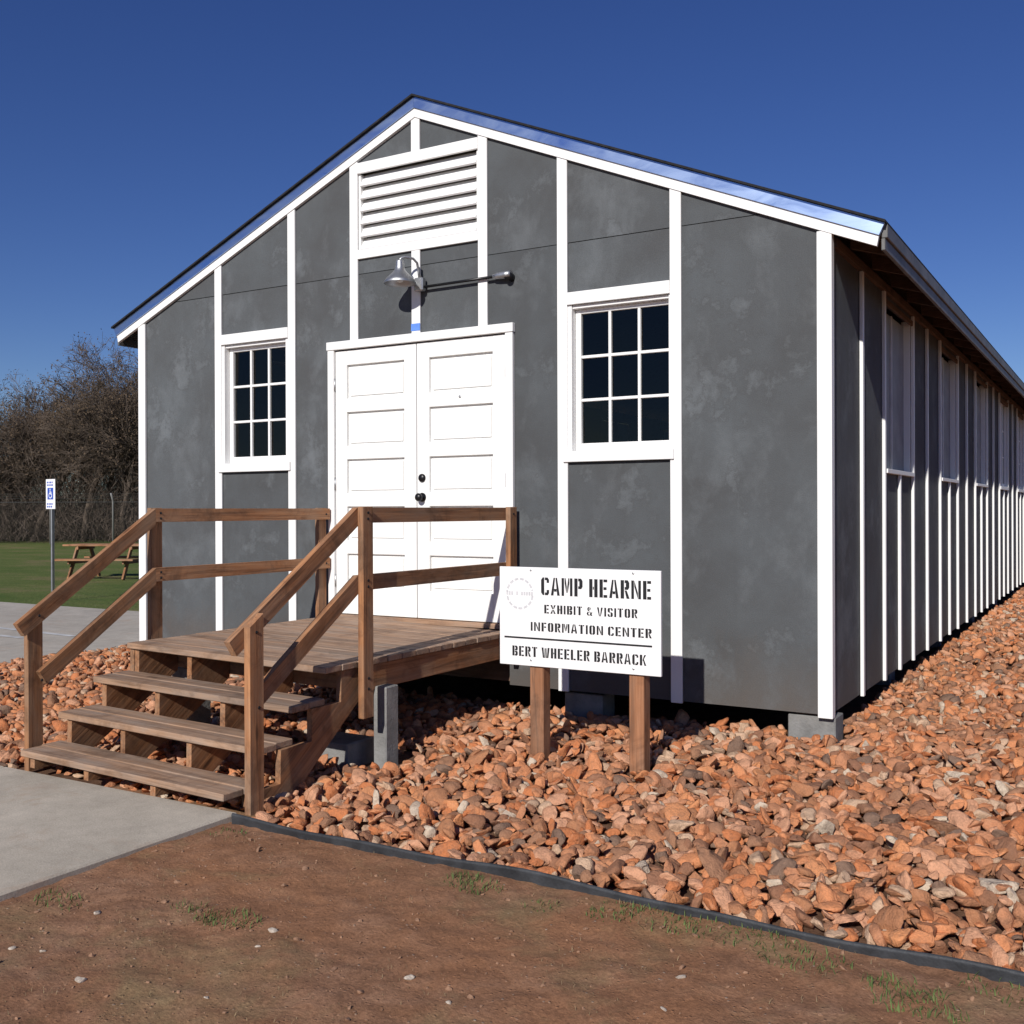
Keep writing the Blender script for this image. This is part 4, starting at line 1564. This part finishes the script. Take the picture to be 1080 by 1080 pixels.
for k in range(2600):
    x, y = RNG.uniform(0.85, 7.0), RNG.uniform(-6.8, -2.80)
    s = RNG.uniform(0.0025, 0.0075) if k < 2000 else RNG.uniform(0.006, 0.015)
    V, Fs = SH1[int(RNG.integers(16))]
    VV.append((V * s) @ rotm(RNG).T + np.array([x, y, float(dirt_h(np.array(x), np.array(y))) + s * .2]))
    FF.append(Fs + off)
    off += len(V)
me = mesh_np('gravel', np.concatenate(VV), np.concatenate(FF), PEBD)
tag(put('gravel', me), 'fine reddish grit scattered over the bare dirt', 'gravel', kind='stuff')

# ------------------------------------------------------------------ accessible parking sign
ps = empty('parking_sign', (-10.89, 4.70, GZ), math.radians(-8))
tag(ps, 'white and blue accessible parking sign on a thin steel post by the lawn', 'sign')


def local(parent, name, mesh, M):
    return put(name, mesh, WM[parent.name] @ M, parent)


MT = Matrix.Translation
local(ps, 'post', box_mesh(2.02, 0.05, 0.035, GALV, 0.004), MT((0, 0, 1.01)) @ Matrix(((0, 0, -1), (0, 1, 0), (1, 0, 0))).to_4x4())
bd = local(ps, 'board', box_mesh(0.30, 0.008, 0.50, BOARDM, 0.003), MT((0, -0.031, 1.79)))


def flat(parent, name, polys, y, mat):
    V, Fs = [], []
    for pl in polys:
        b0 = len(V)
        V += [(x, y, z) for x, z in pl]
        Fs.append(list(range(b0, b0 + len(pl))))
    return local(parent, name, mesh_np(name, V, Fs, mat), Matrix.Identity(4))


GREENP = mat_plain('green_sign_paint', (0.03, 0.20, 0.12, 1), 0.5, 0, 0.1, 20, 0.3, 0.0)
flat(ps, 'symbol_panel', [rect(-0.095, 0.095, 1.70, 1.895)], -0.0362, BLUEP)
rows = []
for z, ws in ((1.985, (.05, .03, .05, .04)), (1.94, (.04, .05, .03, .06)), (1.625, (.05, .04, .06, .03)), (1.58, (.06, .05, .05))):
    x = -0.11
    for w_ in ws:
        rows.append(rect(x, x + w_ * .8, z - .014, z + .014))
        x += w_ + .008
flat(ps, 'print_rows', rows, -0.0364, BLUEP)
wc = [rect(-0.022, 0.004, 1.855, 1.880), rect(-0.020, 0.0, 1.785, 1.85), rect(0.0, 0.045, 1.785, 1.802), rect(0.035, 0.052, 1.735, 1.785), rect(0.0, 0.04, 1.815, 1.828)]
for k in range(14):
    a0, a1 = math.radians(100 + k * 17), math.radians(100 + (k + 1) * 17)
    wc.append([(-0.005 + .050 * math.cos(a0), 1.768 + .050 * math.sin(a0)), (-0.005 + .050 * math.cos(a1), 1.768 + .050 * math.sin(a1)), (-0.005 + .036 * math.cos(a1), 1.768 + .036 * math.sin(a1)), (-0.005 + .036 * math.cos(a0), 1.768 + .036 * math.sin(a0))])
flat(ps, 'wheelchair_symbol', wc, -0.0366, BOARDM)

# ------------------------------------------------------------------ picnic table on the lawn
pt = empty('picnic_table', (-15.2, 9.26, GZ - 0.012), math.radians(24))
tag(pt, 'brown wooden picnic table with attached benches on the lawn', 'table')


def lb(parent, name, x0, x1, y0, y1, z0, z1, mat):
    return local(parent, name, box_mesh(x1 - x0, y1 - y0, z1 - z0, mat, 0.004), MT(((x0 + x1) / 2, (y0 + y1) / 2, (z0 + z1) / 2)))


PWOOD = WOOD
pt.matrix_basis = pt.matrix_basis @ Matrix.Scale(1.02, 4)
WM[pt.name] = pt.matrix_basis.copy()
for k in range(5):
    lb(pt, 'top_plank', -0.92, 0.92, -0.37 + k * 0.149, -0.37 + k * 0.149 + 0.142, 0.72, 0.76, PWOOD)
for s in (-1, 1):
    for q in (0, 1):
        y = s * (0.60 + q * 0.148)
        lb(pt, 'bench_plank', -0.92, 0.92, y - 0.070, y + 0.070, 0.42, 0.46, PWOOD)
    x = s * 0.62
    for q in (-1, 1):
        a, b = Vector((x, q * 0.28, 0.68)), Vector((x, q * 0.66, 0.0))
        d = (b - a).normalized()
        ax = Vector((1, 0, 0))
        M = Matrix((d, ax, d.cross(ax))).transposed().to_4x4()
        local(pt, 'leg', box_mesh((b - a).length, 0.04, 0.10, PWOOD, 0.004), MT((a + b) / 2) @ M)
    lb(pt, 'cross_bar', x + 0.021, x + 0.059, -0.74, 0.74, 0.345, 0.419, PWOOD)
    lb(pt, 'cross_bar', x + 0.021, x + 0.059, -0.36, 0.36, 0.645, 0.719, PWOOD)

# ------------------------------------------------------------------ chain link fence with outrigger posts
FA, FB = Vector((-47.0, 17.5, GZ)), Vector((-22.0, 35.2, GZ))
spv = (FB - FA) / 11
FA, FB = FA - spv * 6, FB + spv * 5
fence = empty('chain_link_fence', (FA + FB) / 2)
tag(fence, 'tall grey chain link fence with angled post tops before the brush', 'fence')
fd = (FB - FA)
fl = fd.length
fdn = fd.normalized()
fn = Vector((fdn.y, -fdn.x, 0))
FENM = mat_plain('fence_steel', (0.04, 0.04, 0.04, 1), 0.6, 0.2, 0.2, 3, 0.5, 0)
POSTM = mat_plain('fence_post_steel', (0.24, 0.235, 0.23, 1), 0.5, 0.2, 0.1, 3, 0.5, 0)
nposts = 23
for k in range(nposts):
    p = FA + fdn * fl * k / (nposts - 1)
    pts = [p, p + Vector((0, 0, 1.95)), p + fn * 0.03 + Vector((0, 0, 2.02)), p + fn * 0.30 + Vector((0, 0, 2.32))]
    tube('post', pts, 0.045, POSTM, fence, 8)
tube('top_rail', [FA + Vector((0, 0, 1.93)), FB + Vector((0, 0, 1.93))], 0.016, FENM, fence, 6)
for j in range(3):
    tube('barbed_wire', [FA + fn * (.1 + .09 * j) + Vector((0, 0, 2.1 + .1 * j)), FB + fn * (.1 + .09 * j) + Vector((0, 0, 2.1 + .1 * j))], 0.006, FENM, fence, 4)
V, Fs = [], []
hw_ = 0.0014
for k in range(int((fl + 1.9) / 0.075)):
    for s in (-1, 1):
        t0 = k * 0.075 - (1.9 if s > 0 else 0)
        t1 = t0 + s * 1.9
        za, zb_ = 0.03, 1.92
        ta, tb = t0, t1
        if min(ta, tb) < 0 or max(ta, tb) > fl:
            continue
        b0 = len(V)
        for tt, zz, e in ((ta, za, -1), (ta, za, 1), (tb, zb_, 1), (tb, zb_, -1)):
            V.append(tuple(FA + fdn * (tt + e * hw_) + Vector((0, 0, zz)) - fn * (0.03 + s * .004)))
        Fs.append([b0, b0 + 1, b0 + 2, b0 + 3])
tag(put('wire_mesh', mesh_np('wire_mesh', V, Fs, FENM), None, fence), kind='stuff')

# ------------------------------------------------------------------ bare winter trees and brush beyond the fence
BARK = mat_plain('grey_brown_bark', (0.095, 0.074, 0.058, 1), 0.95, 0, 0.35, 3, 0.1, 0.3)
TWIG = mat_plain('bare_twigs', (0.100, 0.078, 0.062, 1), 0.95, 0, 0.4, 1.2, 0.1, 0)
DRYL = mat_plain('russet_dry_leaves', (0.115, 0.082, 0.055, 1), 0.95, 0, 0.45, 1.5, 0.1, 0)


def bare_tree(seed, H, spread):
    r = random.Random(seed)
    trunkV, trunkF, twV, twF, lfV, lfF = [], [], [], [], [], []

    def seg(V, Fs, a, b, ra, rb, n):
        vv, ff = tube_np([a, b], [ra, rb], n, False)
        o_ = len(V)
        V.extend(tuple(v) for v in vv)
        Fs.extend([[i + o_ for i in f] for f in ff])

    def grow(p, d, L, rad, depth):
        n = 3 if depth < 3 else 2
        q = p
        for i in range(n):
            d = (d + Vector((r.gauss(0, .16), r.gauss(0, .16), r.gauss(0, .10) + 0.05))).normalized()
            e = q + d * L / n
            r2 = rad * (1 - 0.32 * (i + 1) / n)
            if depth <= 1:
                seg(trunkV, trunkF, q, e, rad * (1 - 0.32 * i / n), r2, 7)
            else:
                seg(twV, twF, q, e, rad * (1 - 0.32 * i / n), r2, 3)
            q = e
            if depth < 5 and (depth > 0 or i > 0):
                for _ in range(2 if depth < 4 else 3):
                    ax = Vector((r.gauss(0, 1), r.gauss(0, 1), r.gauss(0, .6))).normalized()
                    nd = (d * 0.75 + ax * spread).normalized()
                    grow(q, nd, L * r.uniform(.52, .78), max(r2 * r.uniform(.45, .65), 0.009), depth + 1)
        if depth >= 4:
            for _ in range(2):
                c = q + Vector((r.gauss(0, .12), r.gauss(0, .12), r.gauss(0, .12)))
                if r.random() < 0.5:
                    u_ = Vector((r.gauss(0, 1), r.gauss(0, 1), r.gauss(0, 1))).normalized() * 0.05
                    w_ = Vector((r.gauss(0, 1), r.gauss(0, 1), r.gauss(0, 1))).normalized() * 0.035
                    o_ = len(lfV)
                    lfV.extend([tuple(c - u_), tuple(c + w_), tuple(c + u_), tuple(c - w_)])
                    lfF.append([o_, o_ + 1, o_ + 2, o_ + 3])
    grow(Vector((0, 0, 0)), Vector((r.gauss(0, .06), r.gauss(0, .06), 1)).normalized(), H * 0.36, H * 0.015, 0)
    return (mesh_np('trunk', trunkV, trunkF, BARK, True), mesh_np('branches', twV, twF, TWIG), mesh_np('leaves', lfV, lfF, DRYL) if lfV else None)


TV = [bare_tree(s, 11.0, sp) for s, sp in ((3, .62), (8, .72), (14, .66), (21, .8))]
fwd = Vector(cf)
rgt = Vector(cr)


def at_px(u, depth):
    p = Vector(CAM) + fwd * depth + rgt * ((u - 540) / FOC * depth)
    return p.x, p.y


spots = []
for row, (dep, us) in enumerate(((51, (-26, 30, 84, 138)), (55, (-40, 8, 58, 112, 160)), (60, (-14, 36, 88, 140)), (66, (-30, 18, 66, 118, 170)))):
    for u in us:
        spots.append((row, u + random.uniform(-8, 8), dep + random.uniform(-1.2, 1.2)))
rown = ['nearest to the fence', 'in the second row behind the fence', 'in the third row behind the fence', 'at the back of the thicket']
spots += [(0, -95, 51), (1, -150, 55), (2, -230, 59), (0, 205, 52), (1, 262, 56), (2, 318, 60)]
for i, (row, u, dep) in enumerate(spots):
    x, y = at_px(u, dep)
    sc = random.uniform(0.86, 1.08) * (1.0 + 0.04 * row) * (0.66 if u < 14 else 1.0)
    t = empty('bare_tree', (x, y, GZ), random.uniform(0, 6.28))
    M0 = WM[t.name].copy()
    t.matrix_basis = M0 @ Matrix.Scale(sc, 4)
    WM[t.name] = t.matrix_basis.copy()
    tr, br, lf = TV[i % 4]
    for nm, me in (('trunk', tr), ('branches', br), ('leaves', lf)):
        if me is not None:
            c = bpy.data.objects.new(nm, me)
            COL.objects.link(c)
            c.parent = t
    tag(t, 'bare brown winter tree ' + rown[row], 'tree', 'winter trees ' + rown[row])
# tangled undergrowth: too dense to count
r = random.Random(77)
V, Fs = [], []
for k in range(110000):
    u = r.uniform(-190, 240)
    dep = r.uniform(49.5, 74)
    x, y = at_px(u, dep)
    h = r.uniform(1.5, 6.8) * (0.75 if u < 12 else 1.0)
    z = GZ + r.random() ** 1.3 * h
    L = r.uniform(.35, 1.0)
    d = Vector((r.gauss(0, .6), r.gauss(0, .6), r.uniform(.1, 1))).normalized()
    s_ = Vector((r.gauss(0, 1), r.gauss(0, 1), r.gauss(0, .3))).normalized() * r.uniform(.006, .018)
    p = Vector((x, y, z))
    b0 = len(V)
    V += [tuple(p - s_), tuple(p + s_), tuple(p + d * L + s_ * .3), tuple(p + d * L - s_ * .3)]
    Fs.append([b0, b0 + 1, b0 + 2, b0 + 3])
tag(put('undergrowth', mesh_np('undergrowth', V, Fs, TWIG)), 'dense brown winter brush under the bare trees', 'brush', kind='stuff')
